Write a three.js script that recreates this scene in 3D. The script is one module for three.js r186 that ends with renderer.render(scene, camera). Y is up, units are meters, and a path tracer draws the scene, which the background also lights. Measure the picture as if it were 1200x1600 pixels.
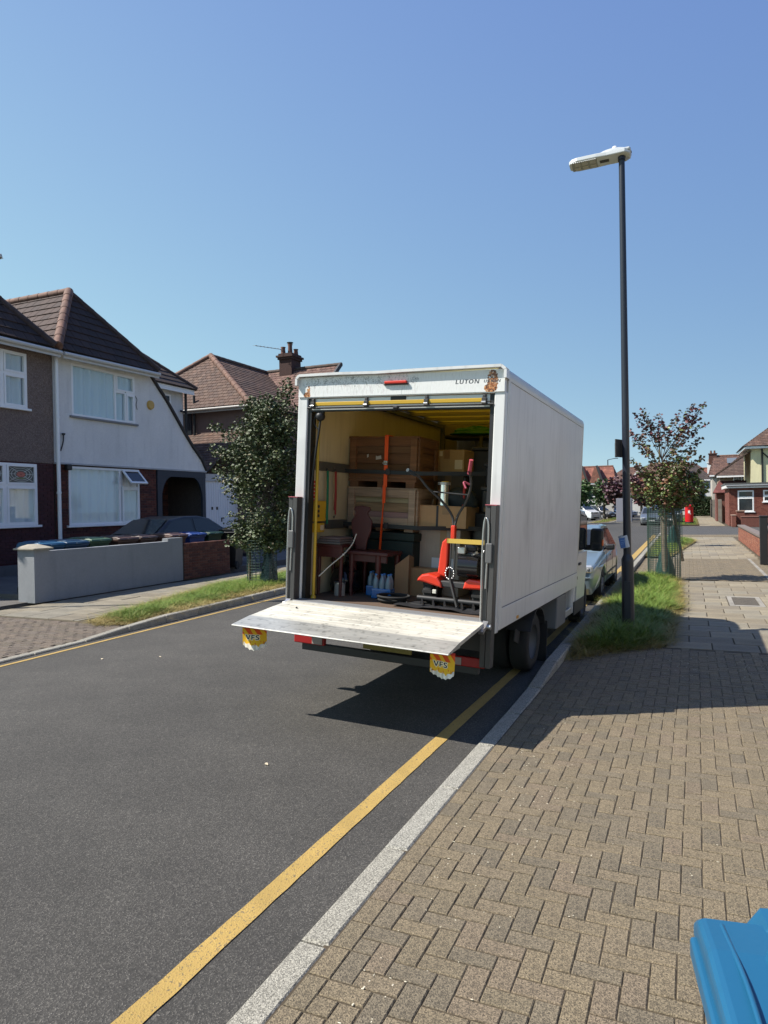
import * as THREE from 'three';
import { mergeGeometries } from 'three/addons/utils/BufferGeometryUtils.js';
import { RoundedBoxGeometry } from 'three/addons/geometries/RoundedBoxGeometry.js';

// ---------------------------------------------------------------- camera, sky, sun, exposure
const scene = new THREE.Scene();
const D2R = Math.PI / 180;
const camera = new THREE.PerspectiveCamera(72.55, 0.75, 0.1, 900);
camera.rotation.order = 'YXZ';
camera.rotation.set(-0.5 * D2R, 23.6 * D2R, -1.0 * D2R);
camera.position.set(0, 1.93, 0);
const renderer = new THREE.WebGLRenderer({ antialias: true });
renderer.toneMapping = THREE.LinearToneMapping;
const EXPOSURE = 1.7;
renderer.toneMappingExposure = EXPOSURE;
renderer.shadowMap.enabled = true;
const SUN = new THREE.Vector3(-0.57, 0.765, 0.302).normalize();
const sun = new THREE.DirectionalLight(new THREE.Color(1, 0.945, 0.86), 5);
sun.position.set(-3, 0, -14).addScaledVector(SUN, 120);
sun.target.position.set(-3, 0, -14);
sun.castShadow = true;
sun.shadow.mapSize.set(4096, 4096);
Object.assign(sun.shadow.camera, { left: -60, right: 60, top: 60, bottom: -60, near: 1, far: 300 });
scene.add(sun, sun.target);
{ // clear summer sky: deeper blue overhead and away from the sun, pale towards the horizon
  const w = 512, h = 256, a = new Float32Array(w * h * 4);
  const A = [[-1.0, -1.622, 0.761, 0.918], [-0.435, -1.623, 0.455, 0.812], [-0.234, -0.538, 0.138, 0.368]];
  for (let j = 0; j < h; j++) for (let i = 0; i < w; i++) {
    const el = ((j + 0.5) / h - 0.5) * Math.PI, az = ((i + 0.5) / w - 0.5) * 2 * Math.PI;
    const d = new THREE.Vector3(Math.cos(el) * Math.cos(az), Math.sin(el), Math.cos(el) * Math.sin(az));
    const e = Math.max(0.045, d.y), g = d.dot(SUN), k = (1 + 0.5 * Math.pow(Math.max(0, g), 24)) / EXPOSURE;
    const c = A.map(([p, q, r, s]) => Math.exp(p + q * e + r * Math.exp(-e / 0.12) + s * g) * k);
    a.set([c[0], c[1], c[2], 1], (j * w + i) * 4);
  }
  const t = new THREE.DataTexture(a, w, h, THREE.RGBAFormat, THREE.FloatType);
  t.mapping = THREE.EquirectangularReflectionMapping; t.magFilter = t.minFilter = THREE.LinearFilter; t.needsUpdate = true;
  scene.background = t; scene.environment = t;
}

// ---------------------------------------------------------------- helpers
let seed = 20240611;
const rnd = () => { seed = (seed + 0x6D2B79F5) | 0; let t = Math.imul(seed ^ (seed >>> 15), 1 | seed); t = (t + Math.imul(t ^ (t >>> 7), 61 | t)) ^ t; return ((t ^ (t >>> 14)) >>> 0) / 4294967296; };
const rr = (a, b) => a + (b - a) * rnd();
const V = (x, y, z) => new THREE.Vector3(x, y, z);
const pick = (l) => l[Math.floor(rnd() * l.length)];
const used = new Map();
function numbered(n) { const k = used.get(n) || 0; used.set(n, k + 1); return k ? n + '_' + String(k).padStart(3, '0') : n; }
function tag(o, label, category, group, kind) {
  if (label) o.userData.label = label; if (category) o.userData.category = category;
  if (group) o.userData.group = group; if (kind) o.userData.kind = kind; return o;
}
function thing(name, label, category, p = [0, 0, 0], turn = 0, group) {
  const o = new THREE.Group(); o.name = numbered(name); scene.add(o);
  o.position.set(...p); o.rotation.y = turn; return tag(o, label, category, group);
}
function copyOf(root, p, turn, label, base) {
  const r = root.clone(); r.name = numbered(base || root.name.replace(/_\d+$/, '')); scene.add(r);
  r.userData = { ...root.userData, label: label || root.userData.label };
  r.position.set(...p); r.rotation.y = turn; return r;
}
// geometry: everything is non-indexed, with uv in metres from the dominant face axis
function clean(g, keepUv) {
  let n = g.index ? g.toNonIndexed() : g;
  const o = new THREE.BufferGeometry();
  o.setAttribute('position', n.attributes.position); o.setAttribute('normal', n.attributes.normal);
  if (keepUv) { o.setAttribute('uv', n.attributes.uv); return o; }
  const p = n.attributes.position, uv = new Float32Array(p.count * 2), A = V(), B_ = V(), C_ = V();
  for (let i = 0; i < p.count; i += 3) {
    A.fromBufferAttribute(p, i); B_.fromBufferAttribute(p, i + 1); C_.fromBufferAttribute(p, i + 2);
    const e = B_.clone().sub(A).cross(C_.clone().sub(A)), x = Math.abs(e.x), y = Math.abs(e.y), z = Math.abs(e.z);
    [A, B_, C_].forEach((q, k) => { uv.set(y >= x && y >= z ? [q.x, q.z] : x >= z ? [q.z, q.y] : [q.x, q.y], (i + k) * 2); });
  }
  o.setAttribute('uv', new THREE.BufferAttribute(uv, 2)); return o;
}
function G(list) { const l = (Array.isArray(list) ? list : [list]).map((g) => clean(g)); return l.length > 1 ? mergeGeometries(l) : l[0]; }
function mesh(name, list, m, parent = scene, label) {
  const o = new THREE.Mesh(list.isBufferGeometry && list.userData.ready ? list : G(list), m);
  o.name = parent === scene ? numbered(name) : name; o.castShadow = o.receiveShadow = true; parent.add(o);
  if (label) o.userData.label = label; return o;
}
const struct = (name, list, m, parent = scene) => { const o = mesh(name, list, m, parent); if (parent === scene) o.userData.kind = 'structure'; return o; };
const B = (w, h, d, x = 0, y = 0, z = 0, r = 0, s = 2) => (r ? new RoundedBoxGeometry(w, h, d, s, r) : new THREE.BoxGeometry(w, h, d)).translate(x, y, z);
const BX = (x0, x1, y0, y1, z0, z1, r) => B(x1 - x0, y1 - y0, Math.abs(z1 - z0), (x0 + x1) / 2, (y0 + y1) / 2, (z0 + z1) / 2, r);
const CY = (r0, r1, h, x = 0, y = 0, z = 0, seg = 20) => new THREE.CylinderGeometry(r1, r0, h, seg).translate(x, y + h / 2, z);
const SP = (r, x, y, z, s = 12) => new THREE.SphereGeometry(r, s, s * 0.7 | 0).translate(x, y, z);
const CX = (r, w, x, y, z, seg = 24) => new THREE.CylinderGeometry(r, r, w, seg).rotateZ(Math.PI / 2).translate(x, y, z);
function rod(a, b, r, r2 = r, seg = 8) {
  const p = V(...a), q = V(...b), d = q.clone().sub(p), g = new THREE.CylinderGeometry(r2, r, d.length(), seg);
  g.applyQuaternion(new THREE.Quaternion().setFromUnitVectors(V(0, 1, 0), d.clone().normalize())); const c = p.add(q).multiplyScalar(0.5); return g.translate(c.x, c.y, c.z);
}
function beam(a, b, w, h) { // box whose length runs from a to b
  const p = V(...a), q = V(...b), d = q.clone().sub(p), g = new THREE.BoxGeometry(w, h, d.length());
  const m = new THREE.Matrix4().lookAt(q, p, Math.abs(d.y) > 0.95 * d.length() ? V(1, 0, 0) : V(0, 1, 0)); g.applyMatrix4(m); const c = p.add(q).multiplyScalar(0.5); return g.translate(c.x, c.y, c.z);
}
const tube = (pts, r, n = 24, s = 6) => new THREE.TubeGeometry(new THREE.CatmullRomCurve3(pts.map((p) => V(...p))), n, r, s);
const lathe = (pts, seg = 24) => new THREE.LatheGeometry(pts.map((p) => new THREE.Vector2(...p)), seg);
function shape(pts, holes = []) { const f = (l) => l.map((p) => new THREE.Vector2(...p)); const s = new THREE.Shape(f(pts)); for (const h of holes) s.holes.push(new THREE.Path(f(h))); return s; }
function ext(pts, d, bev = 0, holes = [], seg = 2) { const g = new THREE.ExtrudeGeometry(pts.isShape ? pts : shape(pts, holes), { depth: d - 2 * bev, bevelEnabled: bev > 0, bevelThickness: bev, bevelSize: bev, bevelOffset: -bev, bevelSegments: seg, curveSegments: 12 }); return g.translate(0, 0, bev - d / 2); }
const rect = (x0, x1, y0, y1) => [[x0, y0], [x1, y0], [x1, y1], [x0, y1]];
function poly(pts, th = 0.02) { // flat convex sheet with thickness below
  const a = pts.map((p) => V(...p)), n = V().subVectors(a[1], a[0]).cross(V().subVectors(a[2], a[0])).normalize(), b = a.map((p) => p.clone().addScaledVector(n, -th)), o = [];
  const tri = (...t) => t.forEach((v) => o.push(v.x, v.y, v.z));
  for (let i = 1; i + 1 < a.length; i++) { tri(a[0], a[i], a[i + 1]); tri(b[0], b[i + 1], b[i]); }
  for (let i = 0; i < a.length; i++) { const j = (i + 1) % a.length; tri(a[i], b[i], b[j]); tri(a[i], b[j], a[j]); }
  const g = new THREE.BufferGeometry(); g.setAttribute('position', new THREE.Float32BufferAttribute(o, 3)); g.computeVertexNormals(); return g;
}
// block with chamfered upper edges, top face centred on the origin
function chamfer(w, h, d, c) {
  const q = [[-1, -1], [1, -1], [1, 1], [-1, 1]], L = (k, y) => q.map(([x, z]) => [x * (w / 2 - k), y, z * (d / 2 - k)]), a = L(0, -h), b = L(0, -c), t = L(c, 0), o = [];
  const quad = (p, r, s, u) => o.push(...p, ...r, ...s, ...p, ...s, ...u);
  for (let i = 0; i < 4; i++) { const j = (i + 1) % 4; quad(a[j], a[i], b[i], b[j]); quad(b[j], b[i], t[i], t[j]); }
  quad(t[3], t[2], t[1], t[0]);
  const g = new THREE.BufferGeometry(); g.setAttribute('position', new THREE.Float32BufferAttribute(o, 3)); g.computeVertexNormals(); return g;
}
const mtx = (x, y, z, ry = 0, rx = 0, rz = 0, s) => new THREE.Matrix4().compose(V(x, y, z), new THREE.Quaternion().setFromEuler(new THREE.Euler(rx, ry, rz, 'YXZ')), s || V(1, 1, 1));
// countable pieces: the nearest `max` as meshes of their own, the rest joined as one part
function pieces(parent, name, items, tones, base, max = 300) {
  const mats = tones.map((c) => std(c, base)), cam = V(0, 1.9, -2.4);
  parent.updateMatrixWorld(true);
  for (const it of items) { it.t = it.t ?? Math.floor(rnd() * tones.length); it.d = V().setFromMatrixPosition(it.m).applyMatrix4(parent.matrixWorld).distanceTo(cam) + (it.far || 0); }
  items.sort((a, b) => a.d - b.d);
  const ready = new Map();
  for (const it of items.slice(0, max)) {
    if (!ready.has(it.g)) { const g = clean(it.g); g.userData.ready = true; ready.set(it.g, g); }
    const o = mesh(name, ready.get(it.g), mats[it.t], parent); it.m.decompose(o.position, o.quaternion, o.scale);
  }
  const rest = items.slice(max); if (!rest.length) return;
  const l = rest.map((it) => { const g = clean(it.g.clone().applyMatrix4(it.m)), n = g.attributes.position.count, c = new Float32Array(n * 3); for (let i = 0; i < n; i++) c.set(tones[it.t], i * 3); g.setAttribute('color', new THREE.BufferAttribute(c, 3)); return g; });
  const g = mergeGeometries(l); g.userData.ready = true;
  const o = mesh(name + 's', g, std([1, 1, 1], { ...base, vertexColors: true }), parent); o.userData.kind = 'stuff'; return o;
}

// ---------------------------------------------------------------- textures (linear multipliers unless said)
function lattice(f) { const a = new Float32Array(f * f); for (let i = 0; i < a.length; i++) a[i] = rnd(); return (u, v) => { u *= f; v *= f; let x = Math.floor(u), y = Math.floor(v), s = u - x, t = v - y; s = s * s * (3 - 2 * s); t = t * t * (3 - 2 * t); x = ((x % f) + f) % f; y = ((y % f) + f) % f; const X = (x + 1) % f, Y = (y + 1) % f; return (a[y * f + x] * (1 - s) + a[y * f + X] * s) * (1 - t) + (a[Y * f + x] * (1 - s) + a[Y * f + X] * s) * t; }; }
function fbm(f, o = 4, g = 0.5) { const l = [...Array(o)].map((_, i) => lattice(Math.min(512, f << i))); let tot = 0; for (let i = 0; i < o; i++) tot += g ** i; return (u, v) => { let s = 0; for (let i = 0; i < o; i++) s += l[i](u, v) * g ** i; return s / tot; }; }
function tex(n, metres, fn, my = metres) {
  const a = new Uint8Array(n * n * 4); for (let j = 0; j < n; j++) for (let i = 0; i < n; i++) { const c = fn(i / n, j / n, i, j), k = (j * n + i) * 4; for (let q = 0; q < 3; q++) a[k + q] = Math.max(0, Math.min(255, 255 * (c.length ? c[q] : c))); a[k + 3] = 255; }
  const t = new THREE.DataTexture(a, n, n); t.wrapS = t.wrapT = THREE.RepeatWrapping; t.magFilter = THREE.LinearFilter; t.minFilter = THREE.LinearMipmapLinearFilter; t.generateMipmaps = true; t.repeat.set(1 / metres, 1 / my); t.needsUpdate = true; return t;
}
function canvasTex(w, h, draw) { const c = document.createElement('canvas'); c.width = w; c.height = h; draw(c.getContext('2d'), w, h); const t = new THREE.CanvasTexture(c); t.colorSpace = THREE.SRGBColorSpace; t.anisotropy = 8; return t; }
const clampf = (x, a = 0, b = 1) => Math.max(a, Math.min(b, x));
function worley(n) { const px = new Float32Array(n * n), py = new Float32Array(n * n), va = new Float32Array(n * n); for (let i = 0; i < n * n; i++) { px[i] = rnd(); py[i] = rnd(); va[i] = rnd(); } return (u, v) => { u *= n; v *= n; const x = Math.floor(u), y = Math.floor(v); let d1 = 9, d2 = 9, id = 0; for (let b = -1; b < 2; b++) for (let a = -1; a < 2; a++) { const k = ((y + b + n) % n) * n + ((x + a + n) % n), dx = x + a + px[k] - u, dy = y + b + py[k] - v, d = Math.sqrt(dx * dx + dy * dy); if (d < d1) { d2 = d1; d1 = d; id = va[k]; } else if (d < d2) d2 = d; } return [d2 - d1, id, d1]; }; }
const T = {};
{ const w = worley(210), f = fbm(4, 4), g = fbm(64, 2); T.asph = tex(1024, 1.3, (u, v) => { const [e, id] = w(u, v); const s = id > 0.96 ? 1.8 : id > 0.75 ? 1.25 : 0.45 + 0.6 * id; return clampf(0.36 * (0.5 + 0.5 * clampf(e * 3)) * s * (0.8 + 0.4 * f(u, v)) * (0.8 + 0.4 * g(u, v))); }); }
{ const w = worley(150), f = fbm(5, 4), g = fbm(120, 2); T.worn = tex(1024, 0.9, (u, v) => { const [e, id] = w(u, v), k = 0.72 + 0.35 * (f(u, v) - 0.5), h = g(u, v) + 0.25 * (f(u, v) - 0.5); return h > 0.74 || (id > 0.94 && h > 0.5) ? [k * 0.45, k * 0.5, k * 0.9] : [k, k * (0.96 + 0.06 * id), k]; }); }
{ const w = worley(96), f = fbm(4, 4), g = fbm(128, 2); T.grain = tex(512, 0.42, (u, v) => { const [, id] = w(u, v); return clampf((0.28 + 0.72 * id) * (0.72 + 0.5 * f(u, v)) * (0.7 + 0.6 * g(u, v))); }); }
{ const f = fbm(3, 5), g = fbm(96, 2); T.conc = tex(512, 1.3, (u, v) => clampf(0.35 + 0.5 * f(u, v) + 0.22 * g(u, v))); }
{ const f = fbm(2, 5), g = fbm(80, 3), s = lattice(24); T.render = tex(512, 2.3, (u, v) => { const st = Math.pow(s(u, v * 0.12), 4) * 0.07 + 0.1 * clampf((f(v, u) - 0.56) * 5); return clampf(0.74 + 0.22 * f(u, v) + 0.1 * (g(u, v) - 0.5) - st); }); }
{ const w = worley(60), f = fbm(3, 3); T.pebble = tex(512, 0.75, (u, v) => { const [e, id] = w(u, v); const k = (0.4 + 0.55 * id) * (0.55 + 0.45 * clampf(e * 3)) * (0.85 + 0.3 * f(u, v)); return [k, k * (0.93 + 0.1 * id), k * (0.88 + 0.14 * id)]; }); }
{ const f = fbm(3, 4), g = lattice(180), h = lattice(48); T.wood = tex(512, 1.1, (u, v) => { const r = v + 0.03 * f(u, v); return clampf(0.42 + 0.28 * h(u * 0.06, r) + 0.22 * g(u * 0.04, r) + 0.2 * (f(u, v) - 0.5)); }); }
{ const f = fbm(5, 4), g = fbm(60, 2), m = fbm(7, 3); T.tile = tex(512, 1.4, (u, v) => { const l = clampf((m(u, v) - 0.58) * 6) * 0.3; return clampf(0.45 + 0.4 * f(u, v) + 0.18 * (g(u, v) - 0.5) + l); }); }
{ const g = lattice(240), h = lattice(60), f = fbm(4, 5), w = fbm(40, 3); T.plate = tex(1024, 1.5, (u, v) => { let k = 0.6 + 0.16 * h(u * 0.08, v) + 0.16 * (g(u * 0.05, v) - 0.5) + 0.35 * (f(u, v) - 0.5); const sc = w(u, v); if (sc > 0.62) k -= 0.22 * (sc - 0.62) * 6; return [k, k * 0.985, k * 0.93].map((x) => clampf(x)); }); }
{ const f = fbm(3, 5), g = lattice(90); T.panel = tex(512, 3.1, (u, v) => clampf(0.74 + 0.28 * f(u, v) - 0.14 * Math.pow(g(u, v * 0.1), 4) - 0.2 * clampf((f(v, u) - 0.62) * 6))); }
{ const f = fbm(6, 4), g = fbm(120, 2); T.soil = tex(512, 1, (u, v) => { const k = 0.3 + 0.6 * f(u, v) + 0.3 * (g(u, v) - 0.5); return [k, k * 0.95, k * 0.8].map((x) => clampf(x)); }); }
{ const h = lattice(64), g = fbm(8, 4); T.bark = tex(256, 0.6, (u, v) => clampf(0.3 + 0.4 * h(u, v * 0.2) + 0.35 * g(u, v))); }
{ const g = lattice(200), f = fbm(4, 4); T.card = tex(256, 0.8, (u, v) => clampf(0.76 + 0.1 * (g(u, v * 0.03) - 0.5) + 0.22 * f(u, v))); }

// ---------------------------------------------------------------- materials
const cache = new Map();
function std(c, o = {}) {
  const key = JSON.stringify([c, { ...o, map: o.map && o.map.uuid, bump: o.bump && o.bump.uuid, rmap: o.rmap && o.rmap.uuid }]); if (cache.has(key)) return cache.get(key);
  const { rough = 0.8, metal = 0, map, bump, bs = 0.002, coat, vertexColors, trans, thick, ior, emissive, rmap, sheen } = o;
  const phys = coat !== undefined || trans !== undefined || ior !== undefined;
  const m = new (phys ? THREE.MeshPhysicalMaterial : THREE.MeshStandardMaterial)({ roughness: rough, metalness: metal, side: THREE.DoubleSide });
  m.color.setRGB(...c); if (map) m.map = map; if (bump) { m.bumpMap = bump; m.bumpScale = bs; } if (rmap) m.roughnessMap = rmap;
  if (coat !== undefined) { m.clearcoat = coat; m.clearcoatRoughness = 0.06; } if (trans !== undefined) { m.transmission = trans; m.thickness = thick || 0; } if (ior) m.ior = ior;
  if (vertexColors) m.vertexColors = true; cache.set(key, m); return m;
}
const M = {
  vanCab: std([0.72, 0.71, 0.69], { map: T.panel, rough: 0.35, coat: 0.25 }),
  asphalt: std([0.222, 0.208, 0.183], { map: T.asph, bump: T.asph, bs: 0.006, rough: 0.9, vertexColors: true }),
  asphaltSide: std([0.23, 0.219, 0.203], { map: T.asph, bump: T.asph, bs: 0.005, rough: 0.9 }),
  yellow: std([0.5, 0.335, 0.092], { map: T.worn, bump: T.asph, bs: 0.004, rough: 0.85 }),
  white: std([0.78, 0.78, 0.76], { rough: 0.35 }),
  upvc: std([0.8, 0.8, 0.79], { rough: 0.3 }),
  vanWhite: std([0.72, 0.72, 0.70], { map: T.panel, rough: 0.32, coat: 0.25 }),
  vanSide: std([0.72, 0.71, 0.69], { map: T.panel, rough: 0.38 }),
  alu: std([0.55, 0.55, 0.54], { metal: 0.6, rough: 0.42 }),
  steel: std([0.5, 0.5, 0.5], { metal: 0.85, rough: 0.3 }),
  chrome: std([0.8, 0.8, 0.8], { metal: 1, rough: 0.12 }),
  black: std([0.012, 0.012, 0.013], { rough: 0.5 }),
  blackGloss: std([0.01, 0.01, 0.012], { rough: 0.12 }),
  rubber: std([0.016, 0.016, 0.016], { rough: 0.85 }),
  dark: std([0.035, 0.035, 0.036], { rough: 0.6 }),
  grey: std([0.16, 0.165, 0.17], { rough: 0.55 }),
  glass: std([0.95, 0.98, 0.98], { trans: 1, rough: 0.02, ior: 1.5 }),
  darkGlass: std([0.02, 0.025, 0.03], { rough: 0.04 }),
  joint: std([0.115, 0.092, 0.065], { map: T.soil, rough: 1 }),
  conc: std([0.33, 0.305, 0.26], { map: T.conc, bump: T.grain, bs: 0.002, rough: 0.9 }),
  soil: std([0.11, 0.085, 0.05], { map: T.soil, rough: 1 }),
  yellowPaint: std([0.5, 0.31, 0.02], { rough: 0.4 }),
  redPlastic: std([0.55, 0.03, 0.015], { rough: 0.35 }),
  rope: std([0.3, 0.27, 0.22], { rough: 0.9 }),
};

// ---------------------------------------------------------------- ground, road, kerbs, pavements
const roadL = (z) => z > -14 ? -8.2 - 0.037 * (-z - 6) : -8.5, roadR = -1.56;      // kerb faces
const kerbShift = (z) => -0.0105 * Math.min(9, Math.max(0, z + 8)); // the kerb runs very slightly out of true by the crossing
const roadY = (x, z) => { const l = roadL(z), c = (l + roadR) / 2, h = (roadR - l) / 2; return -0.03 + 0.085 * (1 - ((x - c) / h) ** 2); };
{
  const S = 700, g = new THREE.PlaneGeometry(2 * S, 2 * S, 40, 40).rotateX(-Math.PI / 2).translate(0, -0.16, -150);
  struct('ground', g, std([0.12, 0.13, 0.07], { map: T.soil, rough: 1 }));
  // cambered carriageway
  const zs = []; for (let z = 14; z > -60; z -= 0.4) zs.push(z); for (let z = -60; z >= -260; z -= 5) zs.push(z);
  const nx = 20, pos = [], col = [], idx = [], f1 = fbm(5, 4), f2 = fbm(9, 3), f3 = fbm(30, 3);
  for (const z of zs) for (let i = 0; i <= nx; i++) {
    const x = roadL(z) - 0.02 + (roadR + 0.04 - roadL(z)) * i / nx; pos.push(x, roadY(x, z), z);
    const w = Math.exp(-(((x + 6.4) / 0.5) ** 2)) + Math.exp(-(((x + 3.4) / 0.5) ** 2));
    const k = 0.86 + 0.3 * (f1((x + 40) / 60, (z + 300) / 60) - 0.5) + 0.5 * (f2((x + 40) / 30, (z + 300) / 90) - 0.5) + 0.12 * (f3((x + 40) / 40, (z + 300) / 40) - 0.5) + 0.05 * w;
    col.push(k, k * 0.99, k * 0.975);
  }
  for (let j = 0; j + 1 < zs.length; j++) for (let i = 0; i < nx; i++) { const a = j * (nx + 1) + i, b = a + nx + 1; idx.push(a, a + 1, b, b, a + 1, b + 1); }
  const r = new THREE.BufferGeometry(); r.setAttribute('position', new THREE.Float32BufferAttribute(pos, 3)); r.setAttribute('color', new THREE.Float32BufferAttribute(col, 3)); r.setIndex(idx); r.computeVertexNormals();
  const n = r.toNonIndexed(), c = clean(n); c.setAttribute('color', n.attributes.color); c.userData.ready = true;
  struct('road', c, M.asphalt);
  struct('side_road', [BX(-1.52, 30, -0.2, -0.024, -58, -43.4)], M.asphaltSide);
  struct('side_road', [BX(-40, -8.52, -0.2, -0.02, -108, -66)], M.asphaltSide);
}
// painted lines follow the camber, worn edges
function line(name, label, x0, x1, w, za, zb, parent) {
  const st = [], n = Math.ceil((za - zb) / 0.12), o = [];
  for (let i = 0; i <= n; i++) { const t = i / n, z = za + (zb - za) * t, x = x0 + (x1 - x0) * t, j = () => (rnd() - 0.5) * 0.005; const l = x - w / 2 + j(), r = x + w / 2 + j(); st.push([V(l, roadY(l, z) + 0.005, z), V(x, roadY(x, z) + 0.0055, z), V(r, roadY(r, z) + 0.005, z)]); }
  for (let i = 0; i < n; i++) for (const k of [0, 1]) { const a = st[i][k], b = st[i][k + 1], c = st[i + 1][k], d = st[i + 1][k + 1]; for (const q of [a, b, c, c, b, d]) o.push(q.x, q.y, q.z); }
  const g = new THREE.BufferGeometry(); g.setAttribute('position', new THREE.Float32BufferAttribute(o, 3)); g.computeVertexNormals();
  const m = struct(name, g, M.yellow); m.userData.label = label; return m;
}
line('yellow_line', 'yellow line painted along the near right kerb under the box van', -2.13, -1.835, 0.105, 8, -10); line('yellow_line', 'yellow line along the right kerb beside the silver car', -1.835, -1.86, 0.1, -10, -43);
line('yellow_line', 'second yellow line running beside the first past the silver car', -1.76, -1.74, 0.1, -20.5, -42.5);
line('yellow_line', 'thin yellow line along the far left kerb', -7.72, -8.17, 0.085, 8, -14); line('yellow_line', 'thin yellow line along the left kerb behind the van', -8.17, -8.2, 0.085, -14, -60);
// kerb stones
{
  const tones = [[0.42, 0.395, 0.325], [0.46, 0.43, 0.36], [0.39, 0.365, 0.3], [0.44, 0.42, 0.355]], base = { map: T.grain, bump: T.grain, bs: 0.003, rough: 0.9 };
  const top = (z, zl, zh) => z > zl ? 0 : z < zh ? 0.095 : 0.095 * (zl - z) / (zl - zh);
  const nearKerb = (z) => roadR + kerbShift(z), make = (label, xf, side, zl, zh, z0, z1) => {
    const root = tag(thing('kerb', label, null), null, null, null, 'structure'), items = [], L = 0.915;
    for (let z = z0; z > z1; z -= L) {
      const za = z - 0.004, zb = z - L + 0.004, h0 = top(za, zl, zh), h1 = top(zb, zl, zh), x = (xf(za) + xf(zb)) / 2 + side * 0.07, g = chamfer(0.142, 0.28, L - 0.013, 0.012);
      items.push({ g, m: mtx(x, (h0 + h1) / 2 + rr(-0.002, 0.002), (za + zb) / 2, Math.atan2(xf(za) - xf(zb), za - zb), Math.atan2(h0 - h1, L) * -1) });
    }
    pieces(root, 'kerb_stone', items, tones, base, 70);
  };
  make('pale granite kerb on the right, lowered at the block paved crossing', nearKerb, 1, -7.1, -8.1, 3.72, -43.4);
  make('pale kerb on the left, dark faced along the grass verge', roadL, -1, -8.1, -9.0, 6, -64);
}
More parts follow.
